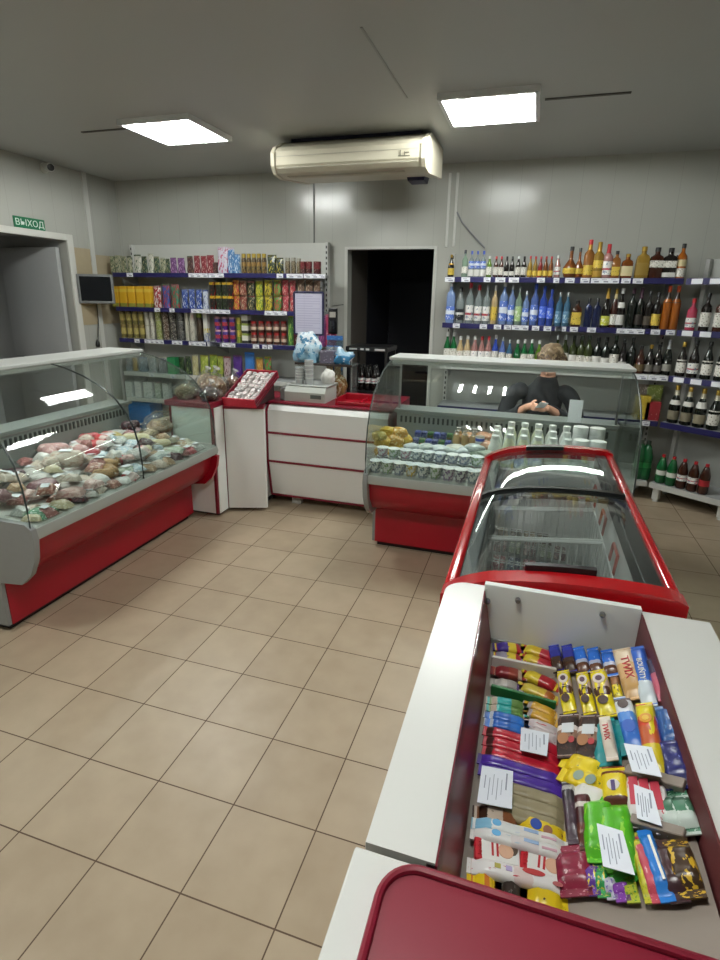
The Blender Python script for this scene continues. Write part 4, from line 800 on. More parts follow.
# framed notice
a = px(294, 292, Y=2.56); b = px(323, 335, Y=2.56); cz = (a.z+b.z)/2
t = thing('notice_frame', 'white paper notice in a dark frame standing above the cash counter', 'sign', ((a.x+b.x)/2, 2.56, CT))
w_ = (b.x-a.x)/2; h_ = (a.z-b.z)/2; zc = cz-CT
mb = MB()
for s_ in (-1, 1): mb.bb((s_*w_-0.008, -0.006, zc-h_), (s_*w_+0.008, 0.006, zc+h_), 0.003); mb.bb((-w_, -0.006, zc+s_*h_-0.008), (w_, 0.006, zc+s_*h_+0.008), 0.003)
mb.build('frame', mat('#26264a', 0.4), t, False)
mb = MB(); mb.bb((-w_, -0.002, zc-h_), (w_, 0.004, zc+h_)); mb.mi = 1
for q in range(14): mb.bb((-w_*0.8, -0.0026, zc+h_*0.8-q*h_*0.115), (w_*(0.8 if q % 4 else 0.3), -0.0019, zc+h_*0.8-q*h_*0.115+0.004))
mb.bb((-w_*0.3, -0.0026, zc-h_*0.85), (-w_*0.29, -0.0019, zc+h_*0.85)); mb.build('paper', [mat('#c6c4d8', 0.6), mat('#aaa6c4', 0.7)], t, False)
mb = MB(); mb.bb((-0.008, 0.005, 0.0), (0.008, 0.017, zc-h_)); mb.bb((-0.06, -0.03, 0), (0.06, 0.05, 0.008)); mb.build('stand', mat('#6a6c6c', 0.4), t, False)
# tilted tray of sweets
TR = math.radians(24)
t = thing('sweets_tray', 'tilted red-edged tray of white wrapped sweets on the corner counter', 'tray', (-0.63, 1.71, 0.858))
Rt = Matrix.Rotation(TR, 4, 'X'); L_ = 0.42; Wd = 0.27
def tl(mb): 
    for v in mb.bm.verts: v.co = Rt @ v.co
    return mb
mb = MB(); mb.bb((-Wd/2, 0, 0.02), (Wd/2, L_, 0.028)); tl(mb).build('tray_base', mat('#b9b0ac', 0.5), t, False)
mb = MB(); mb.bb((-Wd/2, -0.004, 0.0), (Wd/2, 0.006, 0.07)); tl(mb).build('front_lip', pack(((0, '#c0283c'),), 0, '#d8707c', 0.3, 12, 0.3), t, False)
for x in (-Wd/2, Wd/2-0.008):
    mb = MB(); mb.bb((x, 0, 0.0), (x+0.008, L_, 0.062)); tl(mb).build('side_lip', MAROON, t, False)
mb = MB(); mb.bb((-Wd/2, L_, 0.0), (Wd/2, L_+0.008, 0.062)); tl(mb).build('back_lip', mat('#b8263a', 0.35), t, False)
mb = MB(); mb.prism([(0.05, 0.0), (L_*math.cos(TR), 0), (L_*math.cos(TR), L_*math.sin(TR)), (0.05, 0.03)], -Wd/2+0.04, Wd/2-0.04); mb.build('stand', mat('#3c2a2a', 0.6), t, False)
sw = [P2('#d4cdca', '#a8706c', 0.4, None, 5), P2('#c0bab8', '#6a6260', 0.42, None, 5), P2('#d8cfcc', '#a84a54', 0.36, None, 5)]
k = 0
for iy in range(7):
    for ix in range(5):
        mb = MB(); mb.box((0, 0, 0.012), (0.036, 0.046, 0.024), bev=0.009); c = Rt @ Vector((-0.098+ix*0.049+R_.uniform(-.006, .006), 0.035+iy*0.058+R_.uniform(-.006, .006), 0.031+R_.uniform(0, .008)))
        o = mb.build('wrapped_sweet', sw[R_.randrange(3)], None, True, Vector((-0.63, 1.71, 0.858))+c); o.rotation_euler = (TR, R_.uniform(-.2, .2), R_.uniform(-.7, .7))
        for s_ in (-1, 1): mb = MB(); mb.prism([(s_*0.022, 0.010), (s_*0.034, 0.008), (s_*0.034, 0.015), (s_*0.022, 0.013)], -0.014, 0.014); mb.build('wrapper_end', sw[R_.randrange(3)], o, False)
        tag(o, f'white wrapped sweet in the tilted red tray, row {ORD[iy]} from the front, {ORD[ix]} from left', 'sweet', 'wrapped sweets in the tilted tray')
# bread bags on the side cabinet
for i, (x, y, r, sq, m, d) in enumerate(((-1.055, 1.66, 0.08, (1.0, 1, 0.75), P2('#8a6a44', '#c8b48c', 0.42), 'tan'), (-0.92, 1.83, 0.08, (1.1, 1, 1.15), P2('#94704a', '#d4c4a0', 0.42), 'golden brown'), (-0.845, 1.64, 0.07, (1.0, 1, 0.85), P2('#2a1c18', '#6a4a34', 0.4), 'dark brown'), (-1.07, 1.95, 0.07, (1, 1, 1.2), P2('#a08460', '#d8ccb0', 0.42), 'pale'), (-0.85, 2.0, 0.065, (0.9, 1, 1.2), P2('#7a4a34', '#b89a7a', 0.42), 'reddish brown'))):
    r *= 1.18; o = blob('bread_loaf', r*0.86, (x, y, 0.901), m, f'{d} loaf in a clear bag on the white side cabinet', 'bread', 20+i, sq, 0.12, 'bagged loaves on the side cabinet', 3)
    b2 = blob('clear_bag', r, (0, 0, 0), glass('#f4f4f2', 0.09, 0.05, rough=0.08), None, None, 20+i, sq, 0.17, None, 3); b2.parent = o
    mb = MB(); mb.lathe([(r*0.12, 0), (r*0.2, r*0.35), (r*0.34, r*0.5)], (r*0.1, 0, r*sq[2]*1.65), 8, Matrix.Rotation(0.5, 4, 'Y')); mb.build('twisted_neck', glass('#f0f0ee', 0.1, 0.25, rough=0.1), o)
# black rack with bottles before the doorway
t = thing('display_rack', 'black metal rack standing in front of the dark doorway', 'rack', (0.05, 2.70, 0))
for x in (-0.175, 0.165):
    for y in (0, 0.3): mb = MB(); mb.bb((x, y, 0), (x+(0.035 if y == 0 and x < 0 else 0.02), y+0.02, 1.22)); mb.build('post', BLACK, t, False)
mb = MB(); mb.bb((-0.185, -0.01, 1.21), (0.195, 0.33, 1.25), 0.004); mb.mi = 1
for i, x in enumerate((-0.15, -0.05, 0.0, 0.08)): mb.bb((x, -0.0115, 1.222), (x+(0.07, 0.03, 0.03, 0.09)[i], -0.0095, 1.238))
mb.build('header', [BLACK, mat('#b8bab8', 0.5)], t, False)
mb = MB(); mb.bb((-0.135, 0.004, 0.35), (-0.13, 0.012, 1.2)); mb.build('price_strip', mat('#b4b6b4', 0.4), t, False)
for z in (0.12, 0.5, 0.86): mb = MB(); mb.bb((-0.16, 0.02, z-0.02), (0.17, 0.3, z)); mb.build('shelf', BLACK, t, False)
k = 0
for y in (2.80, 2.88):
    for x in (-0.02, 0.04, 0.10):
        o = bottle('soda_bottle', 'pet', 0.029, 0.22, GC['dark'], CAPS['k'], [(0.3, 0.5, LWB)], (x, y, 0.86)); tag(o, f'dark bottle with pink label on the black rack, {("front", "back")[y > 2.84]} row, {("left", "middle", "right")[k % 3]}', 'bottle', 'bottles on the black rack'); k += 1

# ------------------------------------------------------------------ refrigerated cases
GP = [(0.0, 0.60), (0.0, 0.70), (0.008, 0.80), (0.032, 0.90), (0.075, 0.99), (0.14, 1.07), (0.23, 1.135), (0.35, 1.19), (0.47, 1.228), (0.60, 1.255)]
INT = mat('#d4d7d3', 0.35, noise=0.02); INTG = mat('#9aa09e', 0.4)
def case_lamp():
    k = ('case lamp',)
    if k not in MC:
        m, tr = newmat('case_fluorescent'); N = tr.nodes; N.remove(N['Principled BSDF']); e = N.new('ShaderNodeEmission'); e.inputs[0].default_value = (1.0, 0.99, 0.94, 1); e.inputs[1].default_value = 42.0
        tr.links.new(e.outputs[0], N['Material Output'].inputs[0]); MC[k] = m
    return MC[k]
def display_case(name, label, L, loc, rz, panes, cheeks=(GREYP, GREYP)):
    t = thing(name, label, 'display case', loc, rz)
    mb = MB(); mb.bb((0.03, 0.27, 0.0), (L-0.03, 0.85, 0.045)); mb.build('plinth', mat('#1c1213', 0.6), t, False)
    mb = MB(); mb.prism([(0.235, 0.04), (0.235, 0.285), (0.22, 0.30), (0.86, 0.30), (0.86, 0.04)], 0.02, L-0.02); mb.build('base_panel', RED, t, False)
    mb = MB(); mb.prism([(0.025, 0.535), (0.05, 0.42), (0.12, 0.335), (0.23, 0.30), (0.86, 0.30), (0.86, 0.535)], 0.03, L-0.03); mb.build('lower_panel', RED, t)
    mb = MB(); mb.prism([(0.02, 0.53), (-0.008, 0.54), (-0.014, 0.565), (-0.006, 0.595), (0.02, 0.603), (0.075, 0.603), (0.075, 0.53)], 0.03, L-0.03); mb.build('bumper', mat('#a3a6a1', 0.35), t)
    mb = MB(); mb.prism([(0.07, 0.53), (0.07, 0.60), (0.12, 0.61), (0.72, 0.64), (0.72, 0.54)], 0.032, L-0.032); mb.build('deck', INT, t, False)
    mb = MB(); mb.prism([(0.72, 0.54), (0.72, 0.845), (0.70, 0.865), (0.86, 0.865), (0.86, 0.54)], 0.032, L-0.032)
    mb.mi = 1; n = int(L/0.036)
    for i in range(n): mb.bb((0.06+i*(L-0.12)/n, 0.714, 0.79), (0.06+i*(L-0.12)/n+0.014, 0.7215, 0.835))
    mb.build('rear_grille', [INTG, mat('#3c4241', 0.5)], t, False)
    mb = MB(); mb.prism([(0.69, 0.866), (0.88, 0.866), (0.88, 0.886), (0.69, 0.886)], 0.02, L-0.02); mb.build('rear_ledge', mat('#7d8381', 0.35), t, False)
    mb = MB(); mb.bb((0.0, 0.56, 1.252), (L, 0.86, 1.272), 0.004); mb.build('top_board', mat('#d2d4d0', 0.35), t, False)
    ch = [(0.10, 0.30), (0.035, 0.36), (-0.008, 0.45), (-0.022, 0.55), (-0.012, 0.60), (0.02, 0.625), (0.86, 0.625), (0.86, 0.04), (0.24, 0.04), (0.24, 0.285)]
    for x, cm in ((0, cheeks[0]), (L-0.03, cheeks[1])): mb = MB(); mb.prism(ch if cm is GREYP else [(y, min(z, 0.53)) for y, z in ch[:4]]+[(0.86, 0.53)]+ch[7:], x, x+0.03); mb.build('end_cheek', cm, t)
    if cheeks[1] is not GREYP:
        mb = MB(); mb.prism([(0.02, 0.532), (-0.008, 0.542), (-0.014, 0.565), (-0.006, 0.595), (0.02, 0.603), (0.86, 0.620), (0.86, 0.532)], L-0.03, L); mb.build('end_bumper', mat('#a3a6a1', 0.35), t)
    for x in (0.008, L-0.016):
        mb = MB(); mb.prism([(y+0.004, z) for y, z in GP]+[(0.85, 1.252), (0.85, 0.62), (0.03, 0.62)], x, x+0.007); g = mb.build('end_glass', GLASS, t, False)
        mb = MB(); mb.tube([(x+0.0035, y, z) for y, z in GP], 0.0045, 6); mb.build('edge_trim', mat('#3c4543', 0.3), g)
    w_ = (L-0.04)/panes
    for i in range(panes):
        a, b = 0.02+i*w_+0.002, 0.02+(i+1)*w_-0.002
        mb = MB(); mb.strip(GP, a, b, 0.006); g = mb.build('front_glass', GLASS, t)
        if i: mb = MB(); mb.tube([(a-0.002, y, z) for y, z in GP], 0.005, 6); mb.build('pane_joint', mat('#20282a', 0.3), g)
    for x in (0.04, L-0.05):
        mb = MB(); mb.bb((x, 0.72, 0.886), (x+0.012, 0.74, 1.252)); mb.build('post', STEEL, t, False)
    mb = MB(); mb.bb((0.02, 0.575, 1.224), (L-0.02, 0.585, 1.252)); mb.build('lamp_valance', mat('#b9bcb8', 0.4), t, False)  # lip added to hide the glowing tube from the camera
    mb = MB(); mb.tube([(0.06, 0.66, 1.236), (L-0.06, 0.66, 1.236)], 0.011, 8); mb.build('case_lamp', case_lamp(), t)
    return t
MX, MY, ML = 0.485, 1.243, 1.545
display_case('dairy_case', 'curved glass dairy case on a red base right of the cash counter', ML, (MX, MY, 0), 0, 1)
EX, EY, EL = -0.722, -0.10, 1.60
display_case('meat_case', 'long curved glass meat case on a red base along the left side', EL, (EX, EY, 0), PI/2, 2, (GREYP, RED))
def dz(d): return 0.602+0.05*max(0.0, d-0.1)*1.1        # height of the deck behind the front edge
def mz(x, y): return dz(y-MY)
# ---- dairy
lidw = mat('#eceeec', 0.35); lidf = P2('#e4e8e8', '#9ab4d0', 0.42)
cupm = [pack(((0, '#9a9fa8'), (0.2, '#d4d6d8'), (0.75, '#e8eae8')), 2, c, 0.48, 10) for c in ('#6a7a8a', '#7a86a0', '#8a6a9a', '#c8a83a', '#7a9a6a', '#a87a8a', '#5a4a6a')]
def cup(x, y, z, r, h, m, label, lm=None):
    mb = MB(); mb.lathe([(0.0001, 0), (r*0.8, 0), (r*0.98, h*0.9), (r, h*0.92), (r, h*0.96), (0.0001, h*0.96)], n=16); o = mb.build('yogurt_cup', m, None, True, (x, y, z))
    mb = MB(); mb.lathe([(r*1.05, h*0.955), (r*1.06, h), (0.0001, h)], n=16); mb.bb((r*0.9, -0.006, h*0.96), (r*1.25, 0.006, h*0.985)); mb.build('foil_lid', lm or lidw, o)
    return tag(o, label, 'yogurt', 'yogurt cups in the dairy case')
rowpx = [(373, 8), (387, 8), (399, 8), (414, 8), (426, 8), (440, 8), (454, 8), (467, 8)]
cm_ = [0, 4, 1, 3, 0, 4, 2, 6]
for ri in range(4):
    for i in range(9):
        x = MX+0.062+i*0.076+(0.03 if ri % 2 else 0)+R_.uniform(-.0015, .0015); y = MY+0.062+ri*0.081+R_.uniform(-.003, .003)
        if ri > 2 and i < 2: continue
        for tier in range((1, 1, 2, 1, 2)[ri]):
            hh = 0.078 if ri == 0 else 0.056
            cup(x, y, dz(y-MY)+tier*0.0575+(0.0 if ri else 0), 0.036 if ri == 0 else 0.037, hh, cupm[(cm_[i % 8] if ri == 0 else R_.choice((0, 1, 4, 0, 5, 2)))], f'{"" if ri != 2 else ("lower ", "upper ")[tier]}yogurt cup, {ORD[i]} from left in the {("front", "second", "third", "fourth", "fifth")[ri]} row of the dairy case', R_.choice((lidw, lidf, lidf)))
def at_deck(x, y, up=0.0):     # a point on the dairy deck under a place in the photo
    p = px(x, y, Z=0.63); 
    for _ in range(3): p = px(x, y, Z=mz(p.x, p.y)+up)
    return p
ym = P2('#d8a81c', '#e8c84a', 0.42); yo = P2('#d89a2a', '#e8d08a', 0.42)
for i, (x, y, s_, m, up) in enumerate(((383, 452, 0.05, yo, 0), (394, 450, 0.055, ym, 0), (406, 450, 0.05, ym, 0), (382, 442, 0.05, ym, 0.06), (395, 441, 0.055, yo, 0.06), (404, 440, 0.05, ym, 0.06), (388, 432, 0.05, ym, 0.11), (399, 433, 0.05, yo, 0.11), (379, 436, 0.045, P2('#b8a23a', '#d8cc8a', 0.4), 0.11))):
    p = at_deck(x, y+4, up); p.y = min(p.y, MY+0.62); blob('cheese_snack_bag', s_*1.1, (p.x, p.y, mz(p.x, p.y)+0.002+up), m, f'yellow snack bag in the left corner of the dairy case, {ORD[i]} counted from the front', 'packet', 40+i, (1.1, 0.8, 0.75), 0.14, 'yellow bags in the dairy case', 3)
k = 0
for j in range(2):
    for i in range(6):
        p = px(410+i*5.2, 441-j*6, Y=MY+0.52+j*0.07); m = (P2('#2a3a8a', '#d0d4e0', 0.4), P2('#3a4ab0', '#c8ccd8', 0.4), P2('#2a8a4a', '#c84040', 0.42))[(i*2+j) % 3]
        mb = MB(); mb.box((0, 0, 0.02), (0.04, 0.055, 0.04), bev=0.006); o = mb.build('curd_bar', m, None, True, (MX+0.22+i*0.045, MY+0.52+j*0.075, dz(0.52+j*0.075)+0.062+0.03*j)); mb = MB(); mb.bb((-0.022, -0.032, 0.018), (0.022, -0.026, 0.022)); mb.build('wrapper_end', m, o, False)
        tag(o, f'blue and green curd bar, {ORD[i]} from left in the {("front", "back")[j]} line', 'sweet', 'curd bars in the dairy case')
bun = mat('#c8a878', 0.5, noise=0.12, scale=25)
for i in range(6):
    mb = MB(); mb.lathe([(0.0001, 0), (0.022, 0.012), (0.027, 0.05), (0.022, 0.09), (0.0001, 0.105)], n=12); o = mb.build('cheese_stick', bun, None, True, (MX+0.50+(i % 3)*0.056, MY+0.53+(i//3)*0.08, dz(0.53+(i//3)*0.08)+0.06))
    mb = MB(); mb.lathe([(0.0225, 0.085), (0.012, 0.108), (0.018, 0.118)], n=10); mb.build('twisted_end', glass('#f0efe8', 0.1, 0.3), o); tag(o, f'pale smoked cheese piece in film, {ORD[i % 3]} from left in the {("front", "back")[i//3]} line', 'cheese', 'cheese pieces in the dairy case')
salm = P2('#c88a64', '#d8c8b8', 0.4); silv = P2('#b8c0bc', '#8a9c9c', 0.42); grn = P2('#a8b8a0', '#d0d8cc', 0.42); wbl = P2('#c0c8cc', '#5a6ab0', 0.34)
for i, (x, y, s_, m, d) in enumerate(((470, 436, 0.055, salm, 'orange pink'), (484, 434, 0.055, salm, 'orange pink'), (487, 444, 0.05, salm, 'pale orange'), (474, 447, 0.05, silv, 'silvery'), (424, 450, 0.05, silv, 'silvery white'), (412, 446, 0.045, wbl, 'white and blue'), (438, 450, 0.05, wbl, 'white and blue'), (455, 448, 0.055, P2('#c8c8bc', '#b0886a', 0.36), 'cream'), (448, 457, 0.045, silv, 'silvery'), (462, 456, 0.05, wbl, 'white and blue'), (474, 458, 0.05, grn, 'pale green'), (484, 456, 0.045, grn, 'pale green'))):
    up = 0.065 if i > 3 else 0.09
    p = at_deck(x, y+5, up); p.y = min(max(p.y, MY+0.36), MY+0.64); blob('cheese_pack', s_*1.15, (p.x, p.y, mz(p.x, p.y)+0.002+up), m, f'{d} packet, {ORD[i]} of those heaped mid dairy case', 'packet', 60+i, (1.15, 0.9, 0.55), 0.1, 'packets heaped in the dairy case', 3)
bw = [P2('#eef0ec', '#d8e0d8', 0.36), P2('#e4e8c4', '#eeeede', 0.36), P2('#e4ecea', '#f2f4f0', 0.36)]
k = 0
cans = pack(((0, '#d8dce2'), (0.3, '#2c4cb4'), (0.75, '#d8dce2')), 2, None)
for q in range(4):
    o = jar('condensed_milk_can', 0.06, 0.042, cans, STEELL, (MX+0.66, MY+0.46, dz(0.46)+q*0.0435), None, True); tag(o, f'blue and white can beside the milk bottles, {("bottom", "second from bottom", "third from bottom", "top")[q]} of its stack', 'can', 'blue cans in the dairy case')
for r_ in range(3):
    for i in range(6):
        x = MX+0.76+i*0.088; y = MY+0.64-r_*0.115; h = (0.235, 0.225, 0.215)[r_] if i else 0.2
        o = bottle('milk_bottle', 'milk', 0.042, h, bw[(1 if i in (1, 2, 3) else 0) if r_ != 1 else 2], CAPS['w'], [(0.14, 0.46, bw[2] if i % 2 else P2('#d8dcd8', '#a8b8c8', 0.3))], (x, y, dz(y-MY)+0.001), cap=0.1)
        tag(o, f'white milk bottle, {ORD[i]} from left in the {("back", "middle", "front")[r_]} row of bottles in the dairy case', 'bottle', 'milk bottles in the dairy case')
tubm = P2('#eceeee', '#c8d4dc', 0.32)
for r_ in range(3):
    for i in range(2):
        for q in range(5 if r_ == 0 else 4 if r_ == 1 else 3):
            x = MX+1.285+i*0.1; y = MY+0.62-r_*0.13
            o = jar('sour_cream_tub', 0.095, 0.048, tubm, lidw, (x, y, dz(y-MY)+0.001+q*0.0495), None, True); tag(o, f'white dairy tub, {ORD[q]} from below in the {("left", "right")[i]} stack of the {("back", "middle", "front")[r_]} row', 'tub', 'stacked white tubs in the dairy case')
for iy in range(2):
    for ix in range(8):
        o = carton('dairy_box', 0.085, 0.055, 0.11, (silv, grn, P2('#dcdeda', '#a8b4c0', 0.36))[(ix+iy) % 3], (MX+0.07+ix*0.095, MY+0.435+iy*0.125, dz(0.435+iy*0.125)+0.001)); tag(o, f'flat pale dairy carton under the heaped packets, {ORD[ix]} from left in the {("front", "rear")[iy]} line', 'box', 'flat cartons in the dairy case')
a = px(576, 395, Y=MY+0.68); t = thing('paper_note', 'blank white paper note hung on the rear ledge of the dairy case', 'note', (px(576, 406, Y=MY+0.685).x, MY+0.685, 0.89))
mb = MB(); mb.bb((-0.042, -0.001, -0.0), (0.042, 0.001, 0.15)); mb.build('paper', PAPER, t, False)

# ---- meat and sausages (positions on the deck of the meat case)
def mt(x, y, up=0.0):
    p = px(x, y, Z=0.64)
    for _ in range(3): p = px(x, y, Z=dz(EX-p.x)+up)
    return p
FILM = glass('#f6f4f2', 0.1, 0.06, rough=0.05)
def loaf(name, l, r, m, loc, rz, label, group, ends='#b8b0a8', bent=0.0, cat='sausage', lab=None):
    n = 14; pts = [(math.sin((i/n-0.5)*bent)*l/(bent or 1) if bent else (i/n-0.5)*l, (1-math.cos((i/n-0.5)*bent))*l/bent if bent else 0, r*0.93) for i in range(n+1)]
    rr = [r*max(0.25, math.sqrt(max(0, 1-abs(2*i/n-1)**5))) for i in range(n+1)]
    mb = MB(); mb.tube(pts, rr, 12); o = mb.build(name, m, None, True, loc); o.rotation_euler.z = rz
    for s_ in (0, -1):
        p = Vector(pts[s_]); q = Vector(pts[1 if s_ == 0 else -2]); d = (p-q).normalized(); mb = MB(); mb.tube([p-d*0.002, p+d*0.012], r*0.16, 6); mb.build('tied_end', mat(ends, 0.4), o)
    if lab: mb = MB(); mb.bb((-l*0.18, -r*0.5, r*1.9), (l*0.18, r*0.5, r*1.955)); mb.build('label', lab, o, False)
    return tag(o, label, cat, group)
def vac(W, L, H, m, loc, rz, label, group, lab=None, name='meat_pack', rx=0.0, film=True):
    """flat vacuum pack: bulging filling with a flat film rim"""
    mb = MB(); nu, nv = 10, 8
    sd = R_.uniform(0, 9)
    def fn(u, v):
        a, b = 2*u-1, 2*v-1; k_ = max(0, 1-abs(a)**3)*max(0, 1-abs(b)**3)
        return (a*W/2, b*L/2, 0.003+H*k_**0.5*(0.85+0.15*math.sin(7*u+sd)*math.sin(6*v+sd)))
    g = mb.grid(fn, nu, nv); g2 = [[mb.bm.verts.new((v.co.x, v.co.y, 0)) for v in (g[0][0], g[-1][0], g[-1][-1], g[0][-1])]][0]
    bm = mb.bm; edge = [g[i][0] for i in range(nu+1)]+[g[nu][j] for j in range(1, nv+1)]+[g[i][nv] for i in range(nu-1, -1, -1)]+[g[0][j] for j in range(nv-1, 0, -1)]
    for v in g2: bm.verts.remove(v)
    low = [bm.verts.new((v.co.x, v.co.y, 0)) for v in edge]
    for i in range(len(edge)): bm.faces.new((edge[i], edge[(i+1) % len(edge)], low[(i+1) % len(edge)], low[i]))
    bm.faces.new(list(reversed(low)))
    o = mb.build(name, m, None, True, loc); o.rotation_euler = (rx, 0, rz)
    if film: mb = MB(); mb.bb((-W/2-0.012, -L/2-0.012, 0.002), (W/2+0.012, L/2+0.012, 0.004)); mb.build('film_rim', FILM, o, False)
    if lab: mb = MB(); mb.bb((-W*0.26, -L*0.24, H+0.002), (W*0.22, L*0.22, H+0.0035)); mb.build('label', lab, o, False)
    return tag(o, label, 'meat', group)
pk = P2('#d09a98', '#e0c4c0', 0.42); pk2 = P2('#c8a49c', '#b07a78', 0.4); pal = P2('#cdbcac', '#b89a88', 0.4); wht = P2('#cccac4', '#b0a8a0', 0.36); rw = pack(((0, '#c04a50'), (0.5, '#d8c4c0')), 0, '#b8303a', 0.4, 5); redp = P2('#b83440', '#d8a8a4', 0.38); brn_ = P2('#b0844c', '#8a6234', 0.42); dkp = P2('#3a1c28', '#6a3a44', 0.4); chs = P2('#cdc092', '#dcd6b4', 0.42); blw = P2('#a8c0d0', '#d8dcdc', 0.45); grnp = P2('#2a8a5a', '#c8d4cc', 0.4); yl = P2('#c8b060', '#d8c88a', 0.4); ham = P2('#8a5a62', '#a87a80', 0.4); slv = P2('#b4b8b4', '#d4d6d2', 0.42)
gm = 'meat and sausages in the meat case'
_mt = mt
# (kind, photo x, photo y, size, material, description)
ML_ = [('v', 43, 432, (0.16, 0.12, 0.03), yl, 'yellowish flat pack'), ('v', 50, 446, (0.16, 0.12, 0.04), pk, 'pink flat pack'), ('v', 62, 436, (0.14, 0.10, 0.03), pk2, 'pinkish pack'), ('v', 70, 442, (0.12, 0.1, 0.03), rw, 'red and white pack'), ('v', 78, 436, (0.12, 0.09, 0.03), slv, 'silvery white pack'),
 ('l', 40, 460, (0.16, 0.035), pk, 'plump pink sausage'), ('l', 52, 466, (0.15, 0.036), pk, 'plump pink sausage'), ('v', 42, 476, (0.13, 0.1, 0.04), pal, 'beige pack'), ('v', 60, 458, (0.12, 0.09, 0.03), pk2, 'pale pink pack'),
 ('L', 69, 474, (0.17, 0.048), pal, 'large beige ham loaf with white label'), ('l', 83, 464, (0.10, 0.036), pk, 'short pink sausage'), ('l', 80, 448, (0.10, 0.032), redp, 'short red sausage'), ('l', 88, 452, (0.09, 0.034), redp, 'round red and white pack'), ('l', 99, 458, (0.11, 0.036), rw, 'red and white striped sausage'), ('l', 95, 466, (0.09, 0.032), redp, 'small red sausage'), ('l', 104, 452, (0.1, 0.034), rw, 'red and white sausage'),
 ('v', 46, 494, (0.14, 0.1, 0.045), ham, 'dark pink ham piece'), ('v', 60, 486, (0.14, 0.12, 0.03), wht, 'white film pack'), ('v', 75, 492, (0.14, 0.11, 0.035), wht, 'pale white pack'), ('v', 83, 488, (0.1, 0.14, 0.03), pal, 'pale slab of meat'), ('v', 72, 500, (0.12, 0.09, 0.035), pk2, 'pinkish slab'), ('v', 92, 492, (0.11, 0.09, 0.035), pk2, 'tan and pink slab'), ('v', 100, 486, (0.1, 0.09, 0.035), wht, 'white topped pack'),
 ('l', 108, 474, (0.13, 0.03), brn_, 'golden brown smoked sausage'), ('l', 112, 480, (0.13, 0.03), brn_, 'golden brown smoked sausage'), ('l', 105, 483, (0.11, 0.026), brn_, 'golden brown smoked sausage'), ('l', 116, 470, (0.1, 0.026), brn_, 'golden brown smoked sausage'),
 ('v', 94, 474, (0.16, 0.05, 0.02), dkp, 'thin dark purple pack'), ('v', 126, 458, (0.13, 0.1, 0.035), blw, 'light blue and white pack'), ('v', 119, 448, (0.12, 0.1, 0.03), slv, 'silvery film pack'), ('v', 107, 440, (0.12, 0.1, 0.03), slv, 'silvery film pack'), ('v', 112, 446, (0.12, 0.08, 0.03), wht, 'white film pack'), ('v', 132, 468, (0.12, 0.09, 0.03), slv, 'pale silvery pack'), ('v', 128, 476, (0.11, 0.08, 0.03), grn, 'greenish white pack'), ('v', 138, 474, (0.11, 0.07, 0.03), blw, 'pale blue pack'),
 ('l', 137, 447, (0.17, 0.026), chs, 'pale cheese stick'), ('l', 148, 450, (0.17, 0.026), chs, 'pale cheese stick'), ('l', 158, 452, (0.16, 0.026), chs, 'pale cheese stick'), ('l', 146, 456, (0.17, 0.026), chs, 'pale cheese stick'), ('v', 160, 462, (0.16, 0.09, 0.03), silv, 'grey-green film pack'), ('v', 174, 456, (0.13, 0.09, 0.03), grn, 'grey-green film pack'), ('v', 152, 440, (0.14, 0.07, 0.03), P2('#b8a88a', '#8a7a64', 0.42), 'tan film pack'), ('v', 168, 446, (0.12, 0.07, 0.03), P2('#a8a48a', '#7a7a64', 0.42), 'tan-green film pack'),
 ('l', 130, 425, (0.12, 0.034), dkp, 'dark purple smoked sausage'), ('l', 142, 428, (0.12, 0.03), dkp, 'dark purple smoked sausage'), ('v', 139, 430, (0.09, 0.06, 0.045), yl, 'yellow pack'), ('v', 148, 431, (0.1, 0.06, 0.04), wht, 'white topped pack'), ('v', 155, 428, (0.1, 0.06, 0.04), pk, 'pink pack'),
 ('v', 131, 437, (0.12, 0.07, 0.03), pk, 'pale pink pack')]
for i, (kd, x, y, sz, m, d) in enumerate(ML_):
    p = mt(x, y); p.x = max(min(p.x, EX-0.095), EX-0.64); p.y = min(max(p.y, EY+0.12), EY+EL-0.12)
    z = dz(EX-p.x)+0.03+0.05*max(0, EX-p.x-0.15); lb = f'{d} in the meat case'
    rz = R_.uniform(-0.5, 0.5)
    near = ('near the left glass end' if p.y < EY+0.3 else 'left of the middle' if p.y < EY+0.75 else 'right of the middle' if p.y < EY+1.15 else 'towards the white side cabinet')
    same = sorted(range(len(ML_)), key=lambda q_: ML_[q_][1]); same = [q_ for q_ in same if ML_[q_][5] == d]
    lb = f'{d} in the meat case, {near}' if len(same) == 1 else f'{d}, {ORD[same.index(i)]} from left of the {len(same)} alike in the meat case'
    sz = tuple(v*1.12 for v in sz)
    if kd == 'v': vac(sz[0], sz[1], sz[2], m, (p.x, p.y, z), rz+PI/2*(i % 2), lb, gm, PAPER if 'white' in d and 'label' not in d and i % 2 else None)
    elif kd == 'l': loaf('sausage', sz[0], sz[1], m, (p.x, p.y, z), rz+(0.5 if i % 2 else -0.3), lb, gm)
    else: loaf('ham_loaf', sz[0], sz[1], m, (p.x, p.y, z), 0.5, lb, gm, lab=PAPER)
